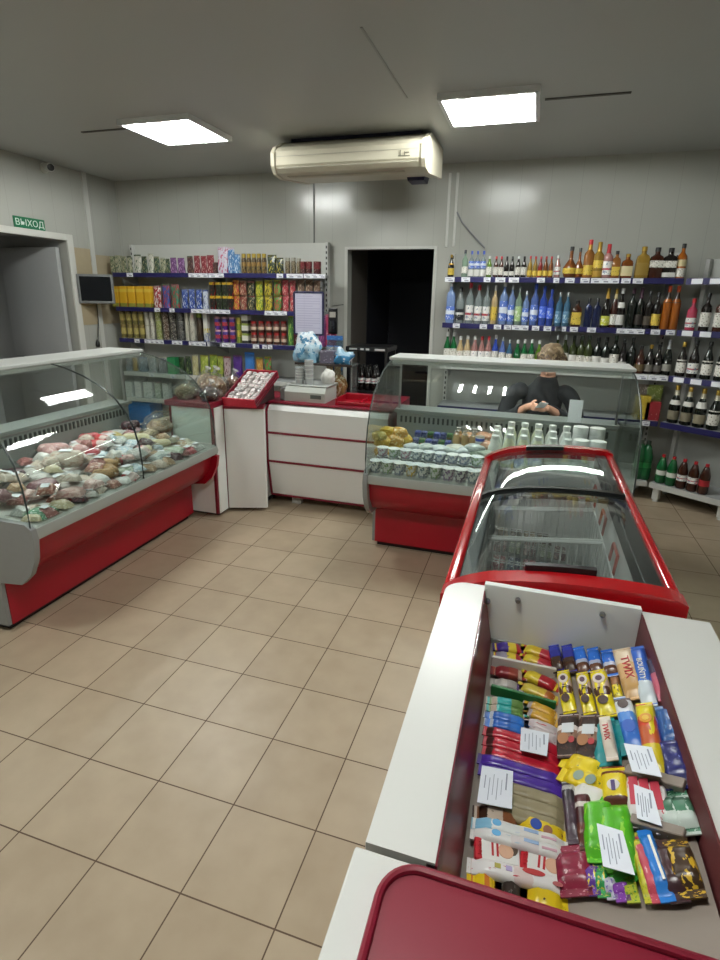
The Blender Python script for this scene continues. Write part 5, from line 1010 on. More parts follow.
# smaller packs tucked between and over them
under = [pk, pk2, pal, wht, slv, rw, wht, pal, P2('#9a5a58', '#c89a94', 0.4), P2('#a86a5a', '#d8b8a8', 0.4), redp, dkp, P2('#e0dedc', '#c8a0a0', 0.3), P2('#b08a64', '#d0b898', 0.42), ham, blw, P2('#c8b890', '#e0d8c0', 0.4)]
k = 0
for iy in range(17):
    for ix in range(7):
        y = EY+0.10+iy*0.083+R_.uniform(-.02, .02); x = EX-0.064-ix*0.095+R_.uniform(-.015, .015)
        if y > EY+1.36 and 0 < ix < 6: continue
        up = R_.choice((0.0, 0.03, 0.055, 0.08)) if ix else 0.0
        o = vac(R_.uniform(.07, .115), R_.uniform(.06, .09), R_.uniform(.03, .05), under[R_.randrange(len(under))], (x, y, dz(EX-x)+0.001+up), R_.uniform(-.6, .6), f'film-wrapped meat pack, {ORD[ix]} from front edge, crosswise row {ORD[iy]} from left', gm, PAPER if R_.random() < 0.3 else None)
        o.rotation_euler.x = R_.uniform(-.3, .3)
# rolls and filled packs lined up near the far end
k = 0
for j in range(2):
    for i in range(5):
        p = mt(163+i*8.5-j*5, 430+i*2.6+j*8); p.x = min(p.x, EX-0.1)
        o = vac(0.075, 0.10, 0.045, P2(('#c8a878', '#d0c4a0', '#c89a7a')[i % 3], '#dcd8cc', 0.45), (p.x, min(p.y, EY+EL-0.09), dz(EX-p.x)+0.004), 0.3, f'small filled roll pack by the white side cabinet, {ORD[i]} in the {("rear", "front")[j]} line', gm, PAPER if i % 2 else None, 'roll_pack')
p = mt(100, 424); o = blob('food_bag', 0.11, (EX-0.5, p.y, dz(0.5)+0.02), P2('#c8a888', '#b88a5a', 0.42), 'large clear bag of pastries at the rear of the meat case', 'bag', 88, (0.85, 1.25, 0.6), 0.1, None, 4)
b2 = blob('clear_bag', 0.128, (0, 0, -0.001), glass('#f4f4f2', 0.1, 0.06, rough=0.06), None, None, 89, (0.9, 1.3, 0.72), 0.16); b2.parent = o
p = mt(48, 505); vac(0.12, 0.14, 0.035, grnp, (EX-0.10, EY+0.16, dz(0.1)+0.001), 0.3, 'green and white pack in the front left corner of the meat case', gm)
mb = MB(); mb.box((0, 0, 0.004), (0.16, 0.26, 0.004), Matrix.Rotation(0.1, 3, 'Y')); tag(mb.build('white_tray', PAPER, None, False, (EX-0.58, EY+0.40, dz(0.58)+0.012)), 'flat white tray at the rear of the meat case near its left end', 'tray')

# ------------------------------------------------------------------ ice cream freezer
FX0, FX1, FY0, FY1 = 1.225, 1.862, -0.415, 1.13
FT = [(0, 0.825), (0.04, 0.845), (0.1, 0.868), (0.2, 0.893), (0.33, 0.909), (0.47, 0.920), (0.6, 0.926), (0.74, 0.929), (0.88, 0.928), (0.96, 0.924), (1.0, 0.912)]
def ftop(u):     # outline of the slanted arched top, u across from the low left to the high right
    for (a, za), (b, zb) in zip(FT, FT[1:]):
        if u <= b: return za+(zb-za)*(u-a)/(b-a)
    return FT[-1][1]
t = thing('ice_cream_freezer', 'red and white ice cream freezer with arched sliding glass lids before the dairy case', 'freezer', (0, 0, 0))
FW = FX1-FX0; WL = mat('#d4d6d4', 0.35, noise=0.02)
mb = MB()
mb.bb((FX0+0.03, FY0+0.03, 0.07), (FX0+0.07, FY1-0.03, 0.78)); mb.bb((FX1-0.07, FY0+0.03, 0.07), (FX1-0.03, FY1-0.03, 0.86)); mb.bb((FX0+0.07, FY0+0.03, 0.07), (FX1-0.07, FY0+0.07, 0.78)); mb.bb((FX0+0.07, FY1-0.07, 0.07), (FX1-0.07, FY1-0.03, 0.78)); mb.bb((FX0+0.07, FY0+0.07, 0.07), (FX1-0.07, FY1-0.07, 0.30))
mb.build('body', WL, t, False)
mb = MB(); mb.bb((FX0+0.1, FY0+0.1, 0), (FX1-0.1, FY1-0.1, 0.07)); mb.build('plinth', BLACK, t, False)
NU = 24
for (ya, yb, nm) in ((FY0, FY0+0.065, 'near_rim'), (FY1-0.05, FY1, 'far_rim')):
    mb = MB(); top = [(FX0+FW*i/NU, ftop(i/NU)) for i in range(NU+1)]
    low = [(x, max(z-0.10, 0.74) if nm == 'near_rim' else z-0.06) for x, z in reversed(top)]
    mb.prism([(a, b) for a, b in top+low], ya, yb, 'y')
    # bevel the long upper edges so the rim reads as a rounded moulding
    bmesh.ops.bevel(mb.bm, geom=[e for e in mb.bm.edges if len(e.link_faces) == 2 and e.calc_face_angle(0) > 1.2 and min(v.co.z for v in e.verts) > 0.8], offset=0.014, segments=3, profile=0.5, affect='EDGES')
    mb.build(nm, FRED, t)
for x0, x1, z0, z1 in ((FX0, FX0+0.04, 0.755, 0.832), (FX1-0.035, FX1, 0.82, 0.912)):
    mb = MB(); mb.bb((x0, FY0+0.065, z0), (x1, FY1-0.05, z1), 0.012, 3); mb.build('side_rim', FRED, t)
mb = MB(); mb.bb((FX0+0.0415, FY0+0.07, 0.775), (FX0+0.085, FY1-0.055, 0.822), 0.004); mb.build('lid_track', mat('#5a5e5d', 0.4), t, False)
mb = MB(); mb.bb((FX1-0.085, FY0+0.07, 0.84), (FX1-0.0365, FY1-0.055, 0.903), 0.004); mb.build('lid_track', mat('#151617', 0.35), t, False)
mb = MB(); mb.bb((FX0-0.004, 0.42, 0.785), (FX0+0.002, 0.78, 0.815)); mb.build('rim_badge', mat('#d8a8a4', 0.3), t, False)
def lid(ya, yb, dzz):
    mb = MB(); prof = [(FX0+FW*(0.07+0.87*i/NU), ftop(0.07+0.87*i/NU)-0.012+dzz) for i in range(NU+1)]
    mb.prism(prof+[(x, z-0.005) for x, z in reversed(prof)], ya, yb, 'y'); return mb.build('glass_lid', glass('#f4f7f6', 0.045, 0.02, '#c0c8c8'), t)
l1 = lid(FY0+0.07, 0.42, 0.002); l2 = lid(0.36, FY1-0.055, -0.008)
def arch(par, y, h, nm, m, u0=0.07, u1=0.94, dzz=0.0, wd=0.014):
    mb = MB(); prof = [(FX0+FW*(u0+(u1-u0)*i/NU), ftop(u0+(u1-u0)*i/NU)+dzz) for i in range(NU+1)]
    mb.prism(prof+[(x, z-h) for x, z in reversed(prof)], y-wd, y+wd, 'y'); return mb.build(nm, m, par)
arch(l1, 0.415, 0.022, 'lid_seal', mat('#101213', 0.3)); arch(l2, 0.37, 0.012, 'lid_seal', mat('#303536', 0.3), dzz=-0.022, wd=0.01)
arch(l1, FY0+0.078, 0.018, 'lid_handle', BLACK, 0.36, 0.66, 0.016, 0.010); arch(l2, FY1-0.07, 0.02, 'lid_handle', BLACK, 0.33, 0.62, 0.012, 0.018)
WIRE = mat('#d0d3d1', 0.35, 0.1)
t_int = None
bys = [FY0+0.09, 0.0, 0.36, 0.72, FY1-0.09]
for bi, (ya, yb) in enumerate(zip(bys, bys[1:])):
    xa, xb = FX0+0.085, FX1-0.10; za, zb = 0.42, 0.68
    b = thing('wire_basket', f'white wire basket inside the ice cream freezer, {ORD[bi]} from the candy counter end', 'basket', (0, 0, 0), 0, 'wire baskets in the freezer')
    def zt(x): return zb+0.05*(x-xa)/(xb-xa)
    mb = MB(); ya += 0.012; yb -= 0.012
    mb.tube([(xa, ya, zt(xa)), (xb, ya, zt(xb)), (xb, yb, zt(xb)), (xa, yb, zt(xa))], 0.007, 6, True); mb.build('rim', WIRE, b)
    mb = MB(); n = 15
    for i in range(n+1):
        x = xa+(xb-xa)*i/n
        mb.tube([(x, ya, zt(x)), (x, ya, za), (x, yb, za), (x, yb, zt(x))], 0.0022, 4)
    for i in range(5):
        y = ya+(yb-ya)*(i+0.5)/5; mb.tube([(xa, y, zt(xa)), (xa, y, za), (xb, y, za), (xb, y, zt(xb))], 0.0022, 4)
    for z in (0.5, 0.58): mb.tube([(xa, ya, z), (xb, ya, z), (xb, yb, z), (xa, yb, z)], 0.0022, 4, True)
    mb.build('wires', WIRE, b)
    ym_ = (ya+yb)/2; mb = MB(); mb.tube([(xb+0.012, ym_-0.06, zt(xb)-0.02), (xb+0.018, ym_-0.055, zt(xb)+0.055), (xb+0.018, ym_+0.055, zt(xb)+0.055), (xb+0.012, ym_+0.06, zt(xb)-0.02)], 0.006, 6); mb.build('handle', mat('#b0584e', 0.4), b)
ice = [P2('#5a2a34', '#c8b0a0', 0.42), P2('#8a6a3a', '#d8c09a', 0.42), P2('#2a3a5a', '#b0b8c8', 0.42), P2('#6a7a5a', '#b8c0a8', 0.42), P2('#3a2a24', '#8a6a4a', 0.42), P2('#9a3a44', '#d8c0c0', 0.42)]
def flow(L, W, H, m, name, loc, rz=0.0, seal=None, n=12):
    """flow-wrapped bar: rounded pillow between two flat crimped ends"""
    mb = MB()
    def fn(u, v):
        e = min(u, 1-u)*L; k_ = min(1, max(0.0, (e-0.006)/0.014)); k_ = k_**0.5
        a = 2*PI*v; c, s_ = math.cos(a), math.sin(a)
        w_ = W/2*(0.94+0.06*k_); h_ = H/2*(0.06+0.94*k_)
        return ((u-0.5)*L, w_*math.copysign(abs(c)**0.55, c), H/2+h_*math.copysign(abs(s_)**0.75, s_)*(1+0.05*math.sin(23*u+6*v)))
    g = mb.grid(fn, n, 14, close=True); mb.bm.faces.new(list(reversed(g[0]))); mb.bm.faces.new(g[-1])
    o = mb.build(name, m, None, True, loc); o.rotation_euler.z = rz
    for s_ in (-1, 1): mb = MB(); mb.bb((s_*L/2-0.007, -W*0.46, H/2-0.0012), (s_*L/2+0.007, W*0.46, H/2+0.0012)); mb.build('end_seal', seal or m, o, False)
    return o
for bi, (ya, yb) in enumerate(zip(bys, bys[1:])):
    k = 0
    for i in range(6):
        for j in range(2):
            if bi > 1 and i == 5: continue
            x = FX0+0.135+i*0.072; y = ya+0.10+j*0.155
            if i > 3 and R_.random() < 0.3: continue
            o = flow(0.14, 0.062, 0.035, ice[(i*3+j+bi*2) % 6], 'ice_cream_bar', (x, y, 0.427), PI/2+R_.uniform(-.12, .12)); tag(o, f'wrapped ice cream in freezer basket {ORD[bi]} from the candy counter, {("near", "far")[j]} row, {ORD[i]} from left', 'ice cream', 'ice creams in the freezer'); k += 1

# ------------------------------------------------------------------ candy counter
KX0, KX1, KY0, KY1, KT = 1.25, 1.90, -1.262, -0.455, 0.90
IX0, IX1 = 1.352, 1.742; TZ = 0.742; TS = 0.47; TB = 1.525
def tz(x): return TZ+TS*max(0.0, x-TB)
def tn(x): return Vector((-TS if x > TB+0.012 else 0.0, 0, 1)).normalized()
t = thing('candy_counter', 'white candy counter with a sunken maroon sided tray, nearest the viewer', 'counter', (0, 0, 0))
CW = mat('#d6d6d2', 0.25, noise=0.015, scale=4)
mb = MB(); n = 8; r = 0.06
pr = [(KX0+r-r*math.cos(PI/2*i/n), KY1-r+r*math.sin(PI/2*i/n)) for i in range(n+1)]
mb.prism(pr+[(IX0, KY1), (IX0, KY0), (KX0, KY0)], KT-0.02, KT, 'z'); mb.build('left_top', CW, t)
mb = MB(); mb.bb((IX1+0.004, KY0, KT-0.02), (KX1, KY1, KT)); mb.build('right_top', CW, t, False)
mb = MB(); mb.bb((KX0+0.02, KY0, 0.06), (KX1-0.02, KY1-0.01, 0.714)); mb.bb((KX0+0.02, KY0, 0.714), (IX0-0.012, KY1-r, KT-0.02)); mb.bb((IX1+0.012, KY0, 0.714), (KX1-0.02, KY1-0.03, KT-0.02)); mb.build('body', CW, t, False)
mb = MB(); mb.bb((KX0+0.05, KY0, 0), (KX1-0.05, KY1-0.06, 0.06)); mb.build('plinth', mat('#3a3a3c', 0.6), t, False)
mb = MB(); mb.bb((IX0, KY1-0.022, TZ-0.02), (IX1, KY1-0.002, KT+0.017), 0.002); fp = mb.build('far_panel', mat('#e4e6e2', 0.35, noise=0.02, scale=4), t, False)
mb = MB(); mb.prism([(IX0-0.012, TZ), (IX0-0.012, KT-0.004), (IX0+0.003, KT-0.004), (IX0+0.032, TZ)], KY0, KY1-0.022, 'y'); mb.build('left_inner_side', MAROON, t, False)
mb = MB(); mb.prism([(IX1+0.010, 0.715), (IX1+0.004, KT+0.003), (IX1, KT+0.003), (IX1-0.003, 0.715)], KY0, KY1-0.022, 'y'); mb.build('right_inner_side', mat('#5a2628', 0.5), t, False)  # darker than the left side: shading painted into the maroon
mb = MB(); mb.prism([(IX0-0.012, 0.715), (IX0-0.012, TZ), (IX1-0.004, TZ), (IX1-0.004, 0.715)], KY0, KY1-0.022, 'y'); mb.build('tray_floor', mat('#8a7f76', 0.5), t, False)
mb = MB(); mb.prism([(TB, TZ+0.0003), (IX1-0.005, tz(IX1)), (IX1-0.005, TZ+0.0003)], KY0, KY1-0.115, 'y'); mb.build('slanted_insert', mat('#85796f', 0.5), t, False)
mb = MB(); mb.bb((IX0+0.0035, KY0+0.005, TZ+0.08), (IX0+0.0085, KY1-0.03, KT+0.006)); mb.build('side_glass', GLASS, t, False)
mb = MB(); mb.bb((IX0+0.03, KY1-0.028, TZ+0.0005), (IX1-0.006, KY1-0.0225, TZ+0.012)); mb.build('lower_ledge', mat('#8f908b', 0.4), t, False)
for x, z in ((IX0+0.09, KT-0.012), (IX1-0.09, KT-0.012), (IX1-0.085, TZ+0.04), (IX1-0.03, TZ+0.045), (IX0+0.012, KT-0.03)):
    mb = MB(); mb.lathe([(0.0001, 0), (0.007, 0), (0.008, 0.006), (0.006, 0.012), (0.0001, 0.013)], (x, KY1-0.024, z), 12, Matrix.Rotation(PI/2, 4, 'X')); mb.build('screw', STEEL, t)
# the next white counter, running on under the viewer
t = thing('front_counter', 'white counter with rounded maroon top at the near end of the candy tray', 'counter', (0, 0, 0))
FE = KY0-0.012
mb = MB(); mb.bb((1.238, -1.9, 0.03), (1.9, FE, KT+0.004), 0.004); mb.build('body', CW, t, False)
def rnd(x0, y1, r, n=8): return [(x0, -1.9)]+[(x0+r-r*math.cos(PI/2*i/n), y1-r+r*math.sin(PI/2*i/n)) for i in range(n+1)]
mb = MB(); mb.prism(rnd(1.290, FE-0.012, 0.05)+[(1.86, FE-0.012), (1.86, -1.9)], KT+0.004, KT+0.010, 'z'); mb.build('maroon_top', MAROON, t, False)
mb = MB(); mb.tube([(x, y, KT+0.012) for x, y in rnd(1.290, FE-0.012, 0.05)]+[(1.86, FE-0.012, KT+0.012)], 0.006, 8); mb.build('rim', MAROON, t)
# divider bars in the tray
def K(x, y, up=0.012):       # a point just over the sloping tray floor under a place in the photo
    p = px(x, y, Z=0.78)
    for _ in range(8): p = px(x, y, Z=tz(p.x)+up)
    return p
def lay(o, c, d, up):          # rest a pack on the sloping tray floor, its length along d
    n = tn(c.x); d = (d-n*d.dot(n)).normalized(); yv = n.cross(d).normalized(); p = Vector((c.x, c.y, tz(c.x)))+n*up
    o.matrix_world = Matrix(((d.x, yv.x, n.x, p.x), (d.y, yv.y, n.y, p.y), (d.z, yv.z, n.z, p.z), (0, 0, 0, 1)))
def barbox(name, pa, pb, wd, hh, m, label, cat, group=None, z=TZ, th=None):
    a, b = K(*pa), K(*pb); c = (a+b)/2; d = b-a; mb = MB(); mb.box((0, 0, hh/2), (d.length, wd, hh), bev=0.0015, seg=1); o = mb.build(name, m, None, False); lay(o, c, d, 0.0005); return tag(o, label, cat, group)
barbox('divider_strip', (492, 663), (556, 672), 0.008, 0.034, mat('#d4cfc8', 0.4), 'white divider strip across the upper left of the candy tray', 'divider')
barbox('divider_strip', (491, 690), (556, 704), 0.008, 0.028, mat('#1e6a34', 0.4), 'green divider strip across the left of the candy tray', 'divider')
barbox('divider_strip', (631, 774), (690, 790), 0.022, 0.026, mat('#85796f', 0.5), 'upper taupe divider strip at the right of the candy tray', 'divider')
barbox('divider_strip', (636, 823), (690, 838), 0.018, 0.024, mat('#85796f', 0.5), 'lower taupe divider strip at the right of the candy tray', 'divider')
# chocolate bars: (start x,y -> end x,y in the photo, width m, height m, material, description, lettering, letter colour, letter size, zoff)
def H3(a, b, c, p=0.38, q=0.7, blot=None): return pack(((0, a), (p, b), (q, c)), 0, blot or '#d8cfc4', 0.32 if blot else 0.24, 9, 0.3)
def sol(a, blot=None, amt=0.36): return pack(((0, a),), 0, blot, amt, 9, 0.3)
lwht = mat('#ece6da', 0.4); lred = mat('#b01822', 0.4); lblu = mat('#1c3aa0', 0.4); lblk = mat('#20160f', 0.4); lgold = mat('#d8b24a', 0.35, 0.4)
pmix = H3('#3c2a7a', '#d8c23a', '#b02834', 0.45, 0.74, '#8a6aa8'); pmix2 = H3('#8a8494', '#d8c23a', '#b02834', 0.44, 0.74, '#4a3a7a'); rmix = H3('#7a2028', '#d4bc34', '#a8222c', 0.5, 0.76, '#5a3020'); smix = H3('#b0aaa4', '#d0bc4a', '#a8622c', 0.48, 0.8, '#4a2a7a')
teal = H3('#b8a898', '#1f9a98', '#5a7a3a', 0.22, 0.6); tanb = H3('#a89a98', '#c89a2c', '#b8862a', 0.2, 0.8, '#d8b85a'); blue = H3('#b8c0cc', '#1f5aac', '#2a6cc0', 0.16, 0.6); wred = pack(((0, '#c4b8b8'),), 0, '#b0323c', 0.34, 5, 0.3); redb = H3('#3a1c18', '#b01c30', '#a8182c', 0.1, 0.8); purb = sol('#46288c', '#6a48b0', 0.3); taup = H3('#8f8468', '#958a6e', '#857a5e', 0.5, 0.88)
CB = [
 ((495, 647), (523, 650), .026, .026, pmix, 'purple bar with silver print', None), ((523, 648), (556, 655), .026, .026, H3('#d8c23a', '#d0b030', '#b02834', .3, .55), 'yellow and red bar', None), ((494, 655), (523, 659), .022, .022, pmix2, 'silver and purple bar', None), ((522, 656), (556, 664), .022, .022, H3('#d8c23a', '#d0b030', '#b02834', .3, .5), 'yellow and red bar', None),
 ((493, 671), (524, 677), .026, .028, H3('#7a2028', '#8a3a2c', '#b8a090', .5, .8), 'dark red bar', None), ((523, 674), (558, 684), .026, .028, H3('#d4bc34', '#a8222c', '#b02834', .5, .8), 'yellow and red bar', None), ((493, 683), (521, 689), .024, .026, H3('#b0aaa4', '#9a9490', '#4a2a7a', .5, .85), 'silver bar with purple end', None), ((520, 686), (557, 697), .024, .026, H3('#d0bc4a', '#c8a838', '#a8622c', .5, .7), 'yellow and orange bar', None),
 ((489, 700), (526, 707), .02, .022, teal, 'teal and green bar', None), ((526, 703), (558, 712), .02, .022, tanb, 'tan gold bar', None), ((488, 708), (526, 715), .02, .022, teal, 'teal and green bar', None), ((526, 711), (558, 720), .02, .022, tanb, 'tan gold bar', None),
 ((487, 714), (527, 724), .02, .022, blue, 'blue wafer bar', None), ((527, 721), (560, 729), .02, .022, wred, 'white wafer bar with red print', None), ((487, 722), (526, 732), .02, .022, blue, 'blue wafer bar', None), ((526, 729), (560, 738), .02, .022, wred, 'white wafer bar with red print', None),
 ((486, 731), (562, 748), .022, .024, redb, 'long red bar', None), ((486, 741), (562, 759), .022, .024, redb, 'long red bar', None), ((485, 751), (563, 770), .022, .024, redb, 'long red bar', None),
 ((481, 759), (564, 778), .022, .024, purb, 'long purple bar', None), ((482, 770), (565, 789), .022, .024, purb, 'long purple bar', None),
 ((490, 784), (566, 800), .022, .024, taup, 'plain taupe bar', None), ((490, 796), (566, 813), .024, .024, taup, 'plain taupe bar', None), ((490, 808), (565, 826), .024, .024, taup, 'plain taupe bar', None),
 ((476, 815), (520, 825), .03, .026, H3('#3a2418', '#b8a898', '#7a4a2c', .25, .6, '#2a1a14'), 'brown chocolate bar with white print', None), ((517, 823), (567, 836), .03, .026, H3('#d8b81c', '#e0c424', '#d8b81c', .3, .7, '#8a5a34'), 'yellow chocolate wafer bar', None),
 ((475, 826), (566, 845), .026, .03, H3('#7fb4d0', '#d8dad8', '#dcd8d4', .18, .5, '#c8ccd4'), 'white and light blue chocolate box', None),
 ((474, 836), (567, 856), .024, .03, H3('#d8d6d4', '#d0c8c8', '#d8d6d4', .4, .7, '#a8b8c8'), 'white and pink chocolate box', None),
]
def oval(o, x, y, rx, ry, m, z, nm='printed_emblem'):
    mb = MB(); mb.lathe([(0.0001, 0), (1, 0), (1, 0.0007), (0.0001, 0.0009)], n=16)
    for v in mb.bm.verts: v.co.x *= rx; v.co.y *= ry
    mb.build(nm, m, o, True, (x, y, z))
def patch(o, x, y, wx, wy, m, z, nm='printed_patch'):
    mb = MB(); mb.bb((x-wx/2, y-wy/2, z-0.0004), (x+wx/2, y+wy/2, z+0.0006)); mb.build(nm, m, o, False)
def candy(spec, i, grp, where):
    pa, pb, wd, hh, m, d, le = spec[:7]; zo = spec[7] if len(spec) > 7 else 0.0
    a, b = K(*pa), K(*pb); c = (a+b)/2; dv = b-a
    if pb[0]-pa[0] > 15 and 'box' not in d: wd *= 1.3; hh *= 0.88
    o = flow(dv.length, wd, hh, m, 'chocolate_bar', (0, 0, 0), 0, n=16); lay(o, c, dv, 0.001+zo)
    if le: lettering(le[0], le[2], le[1], o, Matrix.Translation((0, 0, hh+0.0008)) @ Matrix.Rotation(PI if pa[1] > pb[1]+15 else 0, 4, 'Z'), le[3] if len(le) > 3 else 1.1)
    L_b = dv.length
    if 'yellow nut' in d and 'long' not in d: oval(o, L_b*0.2, 0, 0.017, wd*0.36, mat('#cfc2b4', 0.4), hh+0.0002); oval(o, L_b*0.2, 0, 0.009, wd*0.2, mat('#4a2a3a', 0.4), hh+0.0010); oval(o, -L_b*0.3, 0.002, 0.014, wd*0.3, mat('#3a2018', 0.4), hh+0.0002)
    if 'dark brown chocolate' in d and wd > 0.03: patch(o, 0.004, -0.003, L_b*0.24, wd*0.55, mat('#c9cdd0', 0.4), hh+0.0004); oval(o, -L_b*0.22, 0.006, 0.016, wd*0.25, mat('#9a6a44', 0.4), hh+0.0002); oval(o, -L_b*0.26, -0.011, 0.009, wd*0.14, mat('#a83238', 0.4), hh+0.0002)
    if 'orange sun' in d: oval(o, L_b*0.2, 0, 0.013, wd*0.34, mat('#d08a1c', 0.4), hh+0.0002); oval(o, L_b*0.2, 0, 0.007, wd*0.18, mat('#e0b83a', 0.4), hh+0.0010)
    if 'milk bar' in d: oval(o, -L_b*0.16, 0, 0.018, wd*0.34, mat('#2a58b0', 0.4), hh+0.0002); oval(o, L_b*0.28, 0, 0.013, wd*0.3, mat('#4a3a38', 0.4), hh+0.0002)
    if 'chocolate wafer bar' in d: oval(o, -L_b*0.12, 0.002, 0.010, wd*0.28, mat('#2446a0', 0.4), hh+0.0002); oval(o, L_b*0.12, -0.002, 0.008, wd*0.25, mat('#8a5a44', 0.4), hh+0.0002)
    if 'grey rounds' in d: oval(o, -L_b*0.05, 0, 0.010, wd*0.3, mat('#8a9a8a', 0.4), hh+0.0002); oval(o, L_b*0.25, 0, 0.010, wd*0.3, mat('#7a8a80', 0.4), hh+0.0002)
    if 'wafer packet' in d: oval(o, -L_b*0.05, 0, 0.012, wd*0.24, mat('#d8d0c8', 0.4), hh+0.0002); patch(o, -L_b*0.08, 0, 0.022, 0.007, mat('#4a3a6a', 0.4), hh+0.0012)
    if 'bright blue candy' in d: patch(o, 0.0, -wd*0.22, L_b*0.7, 0.004, lwht, hh+0.0002)
    if 'navy and pink' in d: patch(o, L_b*0.2, 0.0, L_b*0.3, 0.010, mat('#8a86a0', 0.4), hh+0.0004); patch(o, -L_b*0.22, 0.0, L_b*0.22, 0.010, mat('#b04a58', 0.4), hh+0.0004)
    if 'candy stick' in d and 'white and red' in d: patch(o, L_b*0.1, 0.0, L_b*0.62, wd*0.5, mat('#b8384a', 0.4), hh+0.0002)
    if 'chocolate box' in d: patch(o, L_b*0.12, 0.003, L_b*0.16, 0.006, mat('#9ab4d8', 0.4), hh+0.0002); patch(o, L_b*0.31, -0.002, L_b*0.16, 0.004, mat('#c89aa8', 0.4), hh+0.0002); oval(o, -L_b*0.26, 0.002, 0.008, wd*0.25, mat('#6ab0e0', 0.4), hh+0.0002)
    if 'long white box' in d: patch(o, -L_b*0.22, 0.002, 0.010, 0.008, mat('#a8a04a', 0.4), hh+0.0002); patch(o, -L_b*0.1, 0.002, 0.010, 0.008, mat('#b0a0c8', 0.4), hh+0.0002); oval(o, L_b*0.16, 0.006, 0.018, 0.005, mat('#b83a3a', 0.4), hh+0.0002); oval(o, L_b*0.4, -0.004, 0.008, 0.004, mat('#a85a5a', 0.4), hh+0.0002)
    return tag(o, f'{d}, {ORD[i]} {where}', 'chocolate bar', grp)
for i, s_ in enumerate(CB): candy(s_, i, 'bars in the left column of the candy tray', 'bar from far end, left column')
# flat white chocolate boxes with a red corner and a face
def kinder(pa, pb, lab, word):
    a, b = K(*pa), K(*pb); c = (a+b)/2; d = b-a; L = d.length; mb = MB(); mb.box((0, 0, 0.011), (L, 0.040, 0.022), bev=0.002, seg=1); o = mb.build('chocolate_box', pack(((0, '#b8202c'), (0.16, '#dedcd8'), (0.6, '#dedcd8')), 0, None), None, False); lay(o, c, d, 0.001)
    mb = MB(); mb.lathe([(0.0001, 0), (0.013, 0), (0.0125, 0.0008), (0.0001, 0.0009)], (L*0.2, 0.002, 0.022), 16); mb.build('face_print', mat('#d0a488', 0.5), o); mb = MB(); mb.lathe([(0.0001, 0), (0.013, 0), (0.0125, 0.0006), (0.0001, 0.0007)], (L*0.30, 0.008, 0.022), 14); mb.build('hair_print', mat('#4a3424', 0.5), o)
    mb = MB(); mb.bb((-L*0.12, -0.010, 0.0218), (-L*0.07, 0.013, 0.0228)); mb.bb((-L*0.01, -0.010, 0.0218), (L*0.04, 0.013, 0.0228)); mb.build('red_print', lred, o, False)
    lettering(word, 0.010, lred, o, Matrix.Translation((-L*0.38, 0.0, 0.0225)) @ Matrix.Rotation(PI/2, 4, 'Z'), 1.0); return tag(o, lab, 'chocolate box', 'white chocolate boxes in the candy tray')
kinder((474, 851), (519, 860), 'white chocolate box with red corner and face, left of two', 'kinder'); kinder((520, 860), (567, 872), 'white chocolate box with red corner and face, right of two', 'kinder')
for i, (s_) in enumerate([((471, 867), (567, 886), .028, .026, H3('#dcd8d6', '#d4c0bc', '#dcd8d6', .45, .65, '#b83a44'), 'long white box with red and lilac marks', None), ((471, 878), (497, 884), .04, .024, H3('#d8b81c', '#c8702a', '#d8b81c', .5, .7), 'yellow bar with orange print', None), ((499, 884), (523, 890), .04, .024, sol('#2a211c', '#6a6a64'), 'black chocolate bar', None), ((525, 889), (566, 898), .04, .024, sol('#d8b81c', '#3a2a1c', .3), 'yellow chocolate bar', None)]): candy(s_, i, 'bars at the near end of the candy tray', 'bar at near end of tray')
navc = pack(((0, '#3a2418'), (0.42, '#252a86'), (0.7, '#2a3496')), 0, None, rough=0.25); bluc = pack(((0, '#5a3a2c'), (0.25, '#a8b0c8'), (0.4, '#2466c4'), (0.7, '#1f5cb4')), 0, '#6a9ad8', 0.26, 5, 0.25); yelb = pack(((0, '#d8c41c'), (0.3, '#4a2a1a'), (0.5, '#b8a090'), (0.75, '#e0cc24')), 0, '#d8c41c', 0.48, 6, 0.25); dkb = pack(((0, '#2a1812'), (0.3, '#8a6a58'), (0.5, '#d0c8c4'), (0.62, '#2a1812')), 0, '#4a2a1e', 0.42, 9, 0.7)
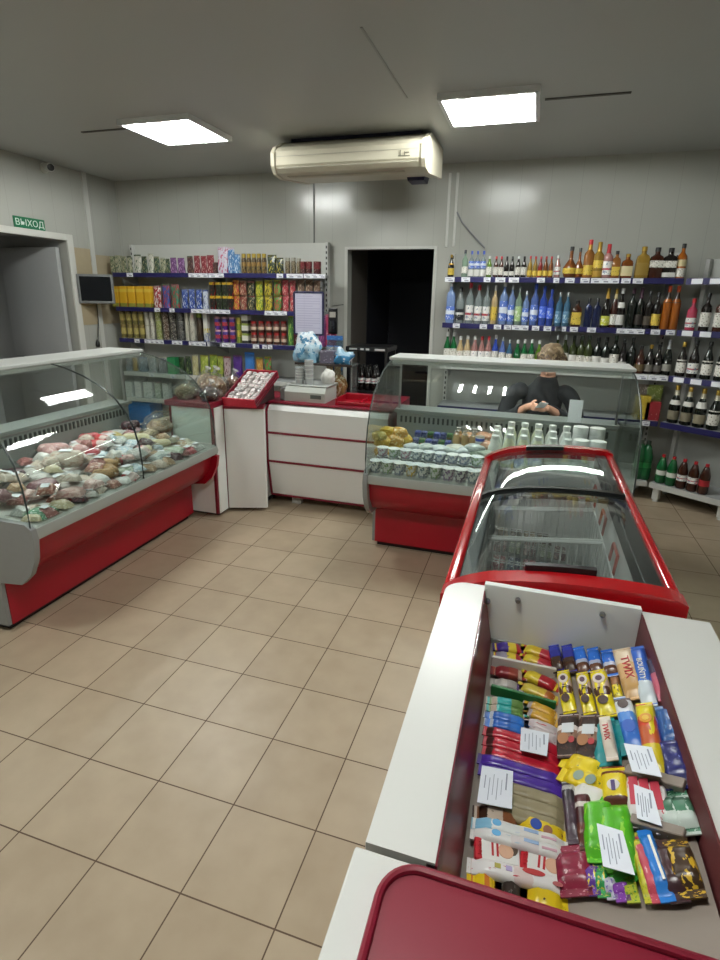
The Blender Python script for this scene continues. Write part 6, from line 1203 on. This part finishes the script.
MBAR = [((561, 671), (556, 647), .03, .024, navc, 'dark blue bar with chocolate print', None), ((574, 672), (569, 647), .03, .024, navc, 'dark blue bar with chocolate print', None), ((587, 673), (581, 649), .03, .024, bluc, 'bright blue bar', None), ((600, 674), (595, 650), .03, .024, bluc, 'bright blue bar', None), ((615, 676), (609, 652), .03, .024, bluc, 'bright blue bar', None),
 ((573, 713), (566, 674), .032, .03, yelb, 'yellow nut bar', ('12', lblk, .014, 1.0)), ((593, 714), (585, 676), .03, .03, yelb, 'yellow nut bar', ('12', lblk, .014, 1.0)), ((612, 717), (601, 674), .038, .032, yelb, 'yellow nut bar tilted', None), ((622, 700), (616, 676), .02, .02, pack(((0, '#d8c41c'), (.5, '#8a5a34')), 0, '#3a2418', .4), 'narrow yellow and brown bar', None),
 ((571, 757), (572, 717), .045, .028, dkb, 'dark brown chocolate bar', None), ((590, 759), (594, 718), .045, .028, dkb, 'dark brown chocolate bar', None), ((603, 760), (602, 720), .016, .02, dkb, 'narrow dark brown bar', None),
 ((612, 764), (606, 722), .05, .024, pack(((0, '#178084'), (.9, '#0f6a70')), 0, '#2a9a98', .3), 'teal caramel bar', None), ((618, 765), (610, 726), .024, .03, pack(((0, '#c8bcae'), (.5, '#d8cfc2')), 0, '#b8863a', .3), 'teal and white caramel bar with red letters', ('TWIX', lred, .016, 1.1), 0.012),
 ((640, 752), (625, 700), .036, .028, pack(((0, '#2f66b8'), (.45, '#4a82cc'), (.62, '#d4d8e0'), (.85, '#5a4a48')), 0, '#b8c4dc', .3), 'blue and white milk bar, tilted', None), ((633, 752), (622, 722), .04, .02, sol('#178084', '#0f6a70'), 'teal bar half hidden by the price card', None)]
for i, s_ in enumerate(MBAR): candy(s_, i, 'bars in the middle of the candy tray', 'upright bar in middle of tray')
RBAR = [((640, 699), (625, 652), .046, .03, pack(((0, '#b89058'), (.3, '#c8a070'), (.6, '#d4c0a4')), 0, '#a8683a', .3), 'beige caramel bar with red letters', ('TWIX', lred, .026, 1.2)), ((653, 706), (640, 650), .034, .03, pack(((0, '#c0cad0'), (.3, '#3464b8'), (.6, '#2a58b0')), 0, '#d8dce0', .28), 'blue coconut bar with white letters', ('BOUNTY', lwht, .017, 1.1)), ((671, 700), (657, 660), .040, .03, pack(((0, '#b8586a'), (.3, '#b0586c'), (.5, '#2a2440')), 0, '#c8b8c4', .3), 'navy and pink nut bar', None),
 ((663, 782), (648, 708), .036, .034, pack(((0, '#c8b21c'), (.35, '#b8562c'), (.6, '#c84428'), (.75, '#d4c41c')), 0, '#d8c420', .44, 4), 'long yellow nut bar with orange sun', None), ((679, 748), (668, 710), .04, .028, sol('#23508c', '#3f78b0'), 'blue chocolate packet', None), ((686, 788), (672, 742), .045, .03, sol('#20225e', '#7a80b8', .28), 'navy chocolate packet', None), ((671, 788), (659, 715), .01, .024, sol('#4a3a8a', '#8a80b8', .3), 'thin purple packet edge', None),
 ((643, 826), (638, 780), .03, .026, pack(((0, '#d4cccc'), (.5, '#d8d2d0')), 0, '#b83040', .36), 'white and red candy stick', None), ((657, 828), (648, 782), .03, .026, pack(((0, '#d4cccc'), (.5, '#d8d2d0')), 0, '#b83040', .36), 'white and red candy stick', None), ((669, 832), (659, 785), .03, .026, pack(((0, '#d4cccc'), (.5, '#d8d2d0')), 0, '#b83040', .36), 'white and red candy stick', None), ((681, 833), (668, 797), .036, .026, pack(((0, '#b8c4bc'), (.4, '#3a6a50'), (.7, '#1e4a34')), 0, '#c8d4cc', .36), 'green and white mint pack', None), ((694, 833), (681, 797), .036, .026, pack(((0, '#b8c4bc'), (.4, '#4a7a60'), (.7, '#1e4a34')), 0, '#c8d4cc', .36), 'green and white mint pack', None),
 ((655, 900), (638, 838), .02, .024, sol('#b8b42c', '#7a9a2a', .4), 'narrow yellow-green candy stick', None), ((664, 900), (644, 842), .026, .026, sol('#b84858', '#d8a0a4', .36), 'pinkish red candy stick', None), ((672, 900), (649, 836), .024, .028, sol('#2474c4', '#3a88d4', .3), 'bright blue candy stick', None), ((684, 900), (664, 846), .03, .026, sol('#3a2226', '#5a3438', .3), 'dark brown chocolate slab', None), ((697, 896), (680, 846), .04, .028, pack(((0, '#3a2818'),), 0, '#c8a22c', .46, 7), 'brown slab with gold nut print', None)]
for i, s_ in enumerate(RBAR): candy(s_, i, 'bars on the right of the candy tray', 'bar on right side of tray')
yb_ = pack(((0, '#d4b818'), (.5, '#dcc424')), 0, '#6a7a3a', .3)
LB = [((568, 760), (604, 772), .042, .02, yb_, 'yellow card box of chocolate', None), ((566, 774), (606, 788), .038, .022, yb_, 'yellow card box with grey rounds', None), ((575, 790), (610, 803), .03, .026, sol('#d4d2cc', '#8a6a4a', .28), 'white bar with brown print', None),
 ((578, 842), (571, 786), .024, .026, pack(((0, '#3a2a34'), (.6, '#2a2228'), (.8, '#a8a8a8')), 0, '#5a4a54', .3), 'dark bar with silver top', None), ((592, 848), (586, 794), .03, .028, pack(((0, '#5a3020'), (.3, '#3a1a18'), (.6, '#c8c0b8'), (.7, '#4a1c1e')), 0, '#2a1412', .36), 'dark brown bar with white square', None), ((622, 812), (617, 772), .045, .03, pack(((0, '#4a2418'), (.2, '#d8c01c'), (.75, '#6a2c1c')), 0, '#e0d8d0', .28), 'yellow and brown wafer packet', None)]
for i, s_ in enumerate(LB): candy(s_, i, 'bars in the lower middle of the candy tray', 'of lower middle bars')
gp = sol('#4fa81e', '#8ac83a', .4)
for i, (x0, y0, x1, y1, W) in enumerate(((606, 862, 601, 803, .05), (626, 872, 617, 808, .055))):
    a, b = K(x0, y0), K(x1, y1); c = (a+b)/2; d = b-a; o = flow(d.length, W, 0.032, gp, 'candy_bag', (0, 0, 0)); lay(o, c, d, 0.001); tag(o, f'bright green candy bag under a price card, {("left", "right")[i]} one', 'candy bag', 'green candy bags')
candy(((631, 882), (620, 868), .055, .022, sol('#2f8a2a', '#8ac83a', .3), 'short dark green candy bag', None), 0, 'small sweets at the near end', 'small sweet below green bags')
for i, (x0, y0, x1, y1, W, m, d) in enumerate(((580, 893, 574, 850, .055, sol('#7a1c34', '#b88a90', .36), 'maroon bag with pale print'), (598, 892, 595, 864, .022, sol('#5a3090', '#d8c03a', .4), 'purple and yellow stick'), (608, 894, 604, 866, .022, sol('#2a8a4a', '#d0b83a', .4), 'green and yellow stick'), (616, 896, 612, 874, .018, sol('#b4b0c0', '#6a5ab0', .4), 'lilac stick'), (627, 898, 622, 880, .024, sol('#7a3a9a', '#c8a8d8', .36), 'purple stick'), (637, 899, 633, 882, .02, sol('#b0b838', '#4a8a3a', .4), 'lime stick'))): candy(((x0, y0), (x1, y1), W, .022, m, d, None), i+1, 'small sweets at the near end', 'small sweet below green bags')
# price cards
def card(q, z, label):
    P_ = [K(*p, z) for p in q]; mb = MB(); c = sum(P_, Vector())/4
    ax = (P_[1]-P_[0]); ay = (P_[3]-P_[0]); n_ = tn(c.x)
    vs = []
    for dz_ in (0.0, -0.0012): vs.append([mb.bm.verts.new((p-c)+n_*(dz_+0.002*(1 if i_ in (0, 1) else 0))) for i_, p in enumerate(P_)])
    mb.bm.faces.new(vs[0]); mb.bm.faces.new(list(reversed(vs[1])))
    for i_ in range(4): mb.bm.faces.new((vs[0][i_], vs[1][i_], vs[1][(i_+1) % 4], vs[0][(i_+1) % 4]))
    mb.mi = 1; nu = ax.normalized(); nv = ay.normalized()
    ang = math.atan2(ay.y, ay.x); W = ax.length; Hh = ay.length
    for u, v0, v1, wd in ((0.16, .25, .6, .004), (0.3, .2, .9, .003), (0.42, .12, .75, .0025), (0.55, .2, .85, .003), (0.68, .3, .7, .0025), (0.82, .1, .55, .006)):
        s0 = (P_[0]-c)+ax*u+ay*v0; s1 = (P_[0]-c)+ax*u+ay*v1; m_ = (s0+s1)/2; yv = n_.cross(ay.normalized()).normalized(); mb.box(m_+n_*(0.0022-0.002*((v0+v1)/2)), ((s1-s0).length, wd*0.45, 0.0006), Matrix((ay.normalized(), yv, n_)).transposed())
    o = mb.build('price_card', [mat('#dfe3ec', 0.6), mat('#8f95a4', 0.7)], None, False, tuple(c)); return tag(o, label, 'price card', 'price cards in the candy tray')
card([(521, 728), (549, 734), (547, 756), (520, 750)], 0.034, 'white price card lying on the long red bars')
card([(482, 766), (513, 772), (512, 809), (477, 802)], 0.034, 'white price card at the left, on the purple and taupe bars')
card([(624, 744), (652, 748), (662, 777), (632, 771)], 0.050, 'white price card below the beige caramel bar, beside the yellow nut bar')
card([(597, 824), (623, 832), (635, 875), (603, 866)], 0.040, 'white price card lying on the green candy bags')
card([(634, 785), (653, 792), (662, 826), (637, 818)], 0.034, 'white price card on the white and red candy sticks')

# ------------------------------------------------------------------ person sitting behind the dairy case
def skinned(chains):
    """chains of (x,y,z,r) joints grown into one surface; later chains start inside earlier ones"""
    parts = []
    for ch in chains:
        me = bpy.data.meshes.new('sk'); me.from_pydata([c[:3] for c in ch], [(i, i+1) for i in range(len(ch)-1)], [])
        o = bpy.data.objects.new('sk', me); COL.objects.link(o); md = o.modifiers.new('s', 'SKIN'); sv = me.skin_vertices[0].data
        for i, c in enumerate(ch): sv[i].radius = (c[3], c[4] if len(c) > 4 else c[3]); sv[i].use_root = i == 0
        o.modifiers.new('u', 'SUBSURF').levels = 2
        dg = bpy.context.evaluated_depsgraph_get(); parts.append(bpy.data.meshes.new_from_object(o.evaluated_get(dg))); bpy.data.objects.remove(o)
    return parts
PX, PY = 1.52, 2.50
hc = Vector((1.553, 2.375, 1.235))          # head centre
chains = [[(PX, PY+0.10, 0.52, .15, .12), (PX, PY+0.09, 0.66, .145, .11), (PX+0.005, PY+0.05, 0.82, .15, .11), (PX+0.01, PY+0.005, 0.97, .155, .10), (PX+0.02, PY-0.03, 1.06, .085, .07), (PX+0.028, PY-0.07, 1.115, .055), (hc.x, hc.y+0.01, hc.z-0.02, .06)]]
for s in (-1, 1):
    hx, hy, hz = (1.445, 2.185, 0.925) if s < 0 else (1.555, 2.19, 0.92)
    ex = PX+s*0.275
    chains.append([(PX+s*0.10, PY+0.0, 1.0, .07), (PX+s*0.20, PY-0.01, 0.985, .062), (ex-s*0.02, PY-0.03, 0.86, .05), (ex, PY-0.07, 0.76, .045), (ex*0.5+hx*0.5, (PY-0.07+hy)/2, 0.845, .039), (hx+s*0.018, hy+0.03, hz-0.005, .028), (hx, hy-0.005, hz+0.005, .03), (hx-s*0.015, hy-0.03, hz+0.012, .026)])
    for f in range(4):
        o_ = (f-1.5)*0.017; l_ = (0.05, 0.058, 0.055, 0.042)[f]
        b0 = Vector((hx-s*0.010, hy-0.028, hz+0.010+o_*0.9)); d1 = Vector((-s*0.55, -0.75, 0.05)).normalized(); d2 = Vector((-s*0.95, -0.1, -0.05)).normalized()
        p1 = b0+d1*l_*0.55; p2 = p1+d2*l_*0.4; p3 = p2+Vector((-s*0.5, 0.75, 0)).normalized()*l_*0.3
        chains.append([(*b0, .009), (*p1, .0085), (*p2, .008), (*p3, .007)])
    b0 = Vector((hx-s*0.005, hy+0.0, hz+0.03)); chains.append([(*b0, .011), (*(b0+Vector((-s*0.018, -0.02, 0.022))), .0095), (*(b0+Vector((-s*0.035, -0.035, 0.024))), .008)])
    chains.append([(PX+s*0.07, PY+0.10, 0.52, .10), (PX+s*0.10, PY-0.05, 0.535, .085), (PX+s*0.12, PY-0.24, 0.53, .062), (PX+s*0.12, PY-0.27, 0.42, .055), (PX+s*0.12, PY-0.23, 0.20, .045), (PX+s*0.12, PY-0.22, 0.065, .036), (PX+s*0.125, PY-0.27, 0.045, .036), (PX+s*0.13, PY-0.36, 0.032, .028)])
parts = skinned(chains)
hb = bmesh.new(); bmesh.ops.create_icosphere(hb, subdivisions=4, radius=1.0)
for v in hb.verts:
    x, y, z = v.co; sx_, sy_, sz_ = 0.078, 0.098, 0.118
    if z < 0: sx_ *= 1-0.25*(-z)**1.5; 
    p = Vector((x*sx_, y*sy_, z*sz_))
    if y < -0.5:
        n_ = math.exp(-((x/0.18)**2))*math.exp(-(((z+0.12)/0.22)**2)); p.y -= 0.022*n_          # nose
        for ss in (-1, 1): p.y += 0.010*math.exp(-(((x-ss*0.42)/0.2)**2)-(((z-0.05)/0.13)**2))  # eye sockets
        p.y += 0.004*math.exp(-((x/0.3)**2)-(((z+0.5)/0.05)**2))                                   # mouth line
    for ss in (-1, 1): p.x += ss*0.016*math.exp(-((y/0.15)**2)-(((z+0.05)/0.28)**2))*(1 if x*ss > 0.6 else 0)   # ears
    v.co = p
HR = Matrix.Translation(hc) @ Matrix.Rotation(math.radians(42), 4, 'X') @ Matrix.Rotation(math.radians(-6), 4, 'Z')
bmesh.ops.transform(hb, matrix=HR, verts=hb.verts); hm = bpy.data.meshes.new('h'); hb.to_mesh(hm); hb.free()
bj = bmesh.new()
for me in parts+[hm]: bj.from_mesh(me)
jm = bpy.data.meshes.new('body'); bj.to_mesh(jm); bj.free()
tmp = bpy.data.objects.new('tmp', jm); COL.objects.link(tmp); rm = tmp.modifiers.new('r', 'REMESH'); rm.mode = 'VOXEL'; rm.voxel_size = 0.0065
sm = tmp.modifiers.new('m', 'SMOOTH'); sm.iterations = 2; sm.factor = 0.4
body_me = bpy.data.meshes.new_from_object(tmp.evaluated_get(bpy.context.evaluated_depsgraph_get())); bpy.data.objects.remove(tmp)
SKIN = mat('#c4917a', 0.5, noise=0.05, scale=20); body_me.materials.clear(); body_me.materials.append(SKIN)
body_me.polygons.foreach_set('use_smooth', [True]*len(body_me.polygons))
t = thing('person', 'person with wavy brown hair and dark jacket, head bowed, sitting behind the dairy case', 'person', (PX, PY, 0))
bo = link('body', body_me, t); bo.matrix_parent_inverse = Matrix.Translation((-PX, -PY, 0))
def shell(name, keep, off, m, wob=0.0, seed=1):
    bm = bmesh.new(); bm.from_mesh(body_me); bm.normal_update()
    bmesh.ops.delete(bm, geom=[f for f in bm.faces if not keep(f.calc_center_median())], context='FACES')
    bm.normal_update(); nr = {v: v.normal.copy() for v in bm.verts}; rr = random.Random(seed)
    for v in bm.verts:
        c = v.co; o_ = off
        if wob: o_ += wob*(math.sin(c.x*95+c.z*60+3*math.sin(c.y*50))+math.sin(c.y*120-c.z*40))*0.5
        v.co = c+nr[v]*o_
    me = bpy.data.meshes.new(name); bm.to_mesh(me); bm.free(); me.materials.append(m); me.polygons.foreach_set('use_smooth', [True]*len(me.polygons))
    o = link(name, me, t); o.matrix_parent_inverse = Matrix.Translation((-PX, -PY, 0)); sd = o.modifiers.new('thick', 'SOLIDIFY'); sd.thickness = 0.006; sd.offset = -1; return o
HI = HR.inverted()
def in_head(c): return (c-hc).length < 0.15 and c.z > 1.1
jk = shell('jacket', lambda c: 0.5 < c.z < 1.12 and c.y > 2.245 and not (c.z < 0.62 and c.y < PY-0.03), 0.010, mat('#1a1c22', 0.75, noise=0.1, scale=30), 0.003)
shell('trousers', lambda c: 0.10 < c.z < 0.66 and not (c.z > 0.56 and c.y < PY-0.1 and abs(c.x-PX) > 0.2), 0.007, mat('#20222a', 0.8), 0.002)
shell('shoe', lambda c: c.z < 0.105, 0.006, BLACK)
def hairy(c):
    q = HI @ c; return in_head(c) and (q.z > 0.045 or (q.y > 0.0 and q.z > -0.09)) and not (q.y < -0.05 and q.z < 0.055)
HAIR = pack(((0, '#32261c'), (0.42, '#6a563e'), (0.5, '#3a2c20'), (0.58, '#77644a')), 2, '#a08e70', 0.42, 12, 0.6, 0.7)
shell('hair', hairy, 0.018, HAIR, 0.014)
for s in (-1, 1):
    mb = MB(); mb.lathe([(0.0001, -0.011), (0.008, -0.008), (0.011, 0), (0.008, 0.008), (0.0001, 0.011)], HR @ Vector((s*0.032, -0.076, 0.008)), 12); e = mb.build('eye', mat('#d8d4d0', 0.2), t); e.matrix_parent_inverse = Matrix.Translation((-PX, -PY, 0))
o = carton('note_slip', 0.06, 0.11, 0.004, PAPER, (1.50, 2.145, 0.925)); o.rotation_euler = (1.0, 0.1, 0.3); tag(o, 'small white slip held in the hands of the person behind the dairy case', 'paper')
t = thing('stool', 'low stool under the person behind the dairy case', 'stool', (PX, PY+0.1, 0))
mb = MB(); mb.lathe([(0.0001, 0.35), (0.16, 0.35), (0.17, 0.37), (0.16, 0.395), (0.0001, 0.40)], n=24); mb.build('seat', BLACK, t)
for i in range(4): a = PI/4+i*PI/2; mb = MB(); mb.tube([(0.1*math.cos(a), 0.1*math.sin(a), 0.36), (0.17*math.cos(a), 0.17*math.sin(a), 0.0)], 0.012, 8); mb.build('leg', STEEL, t)
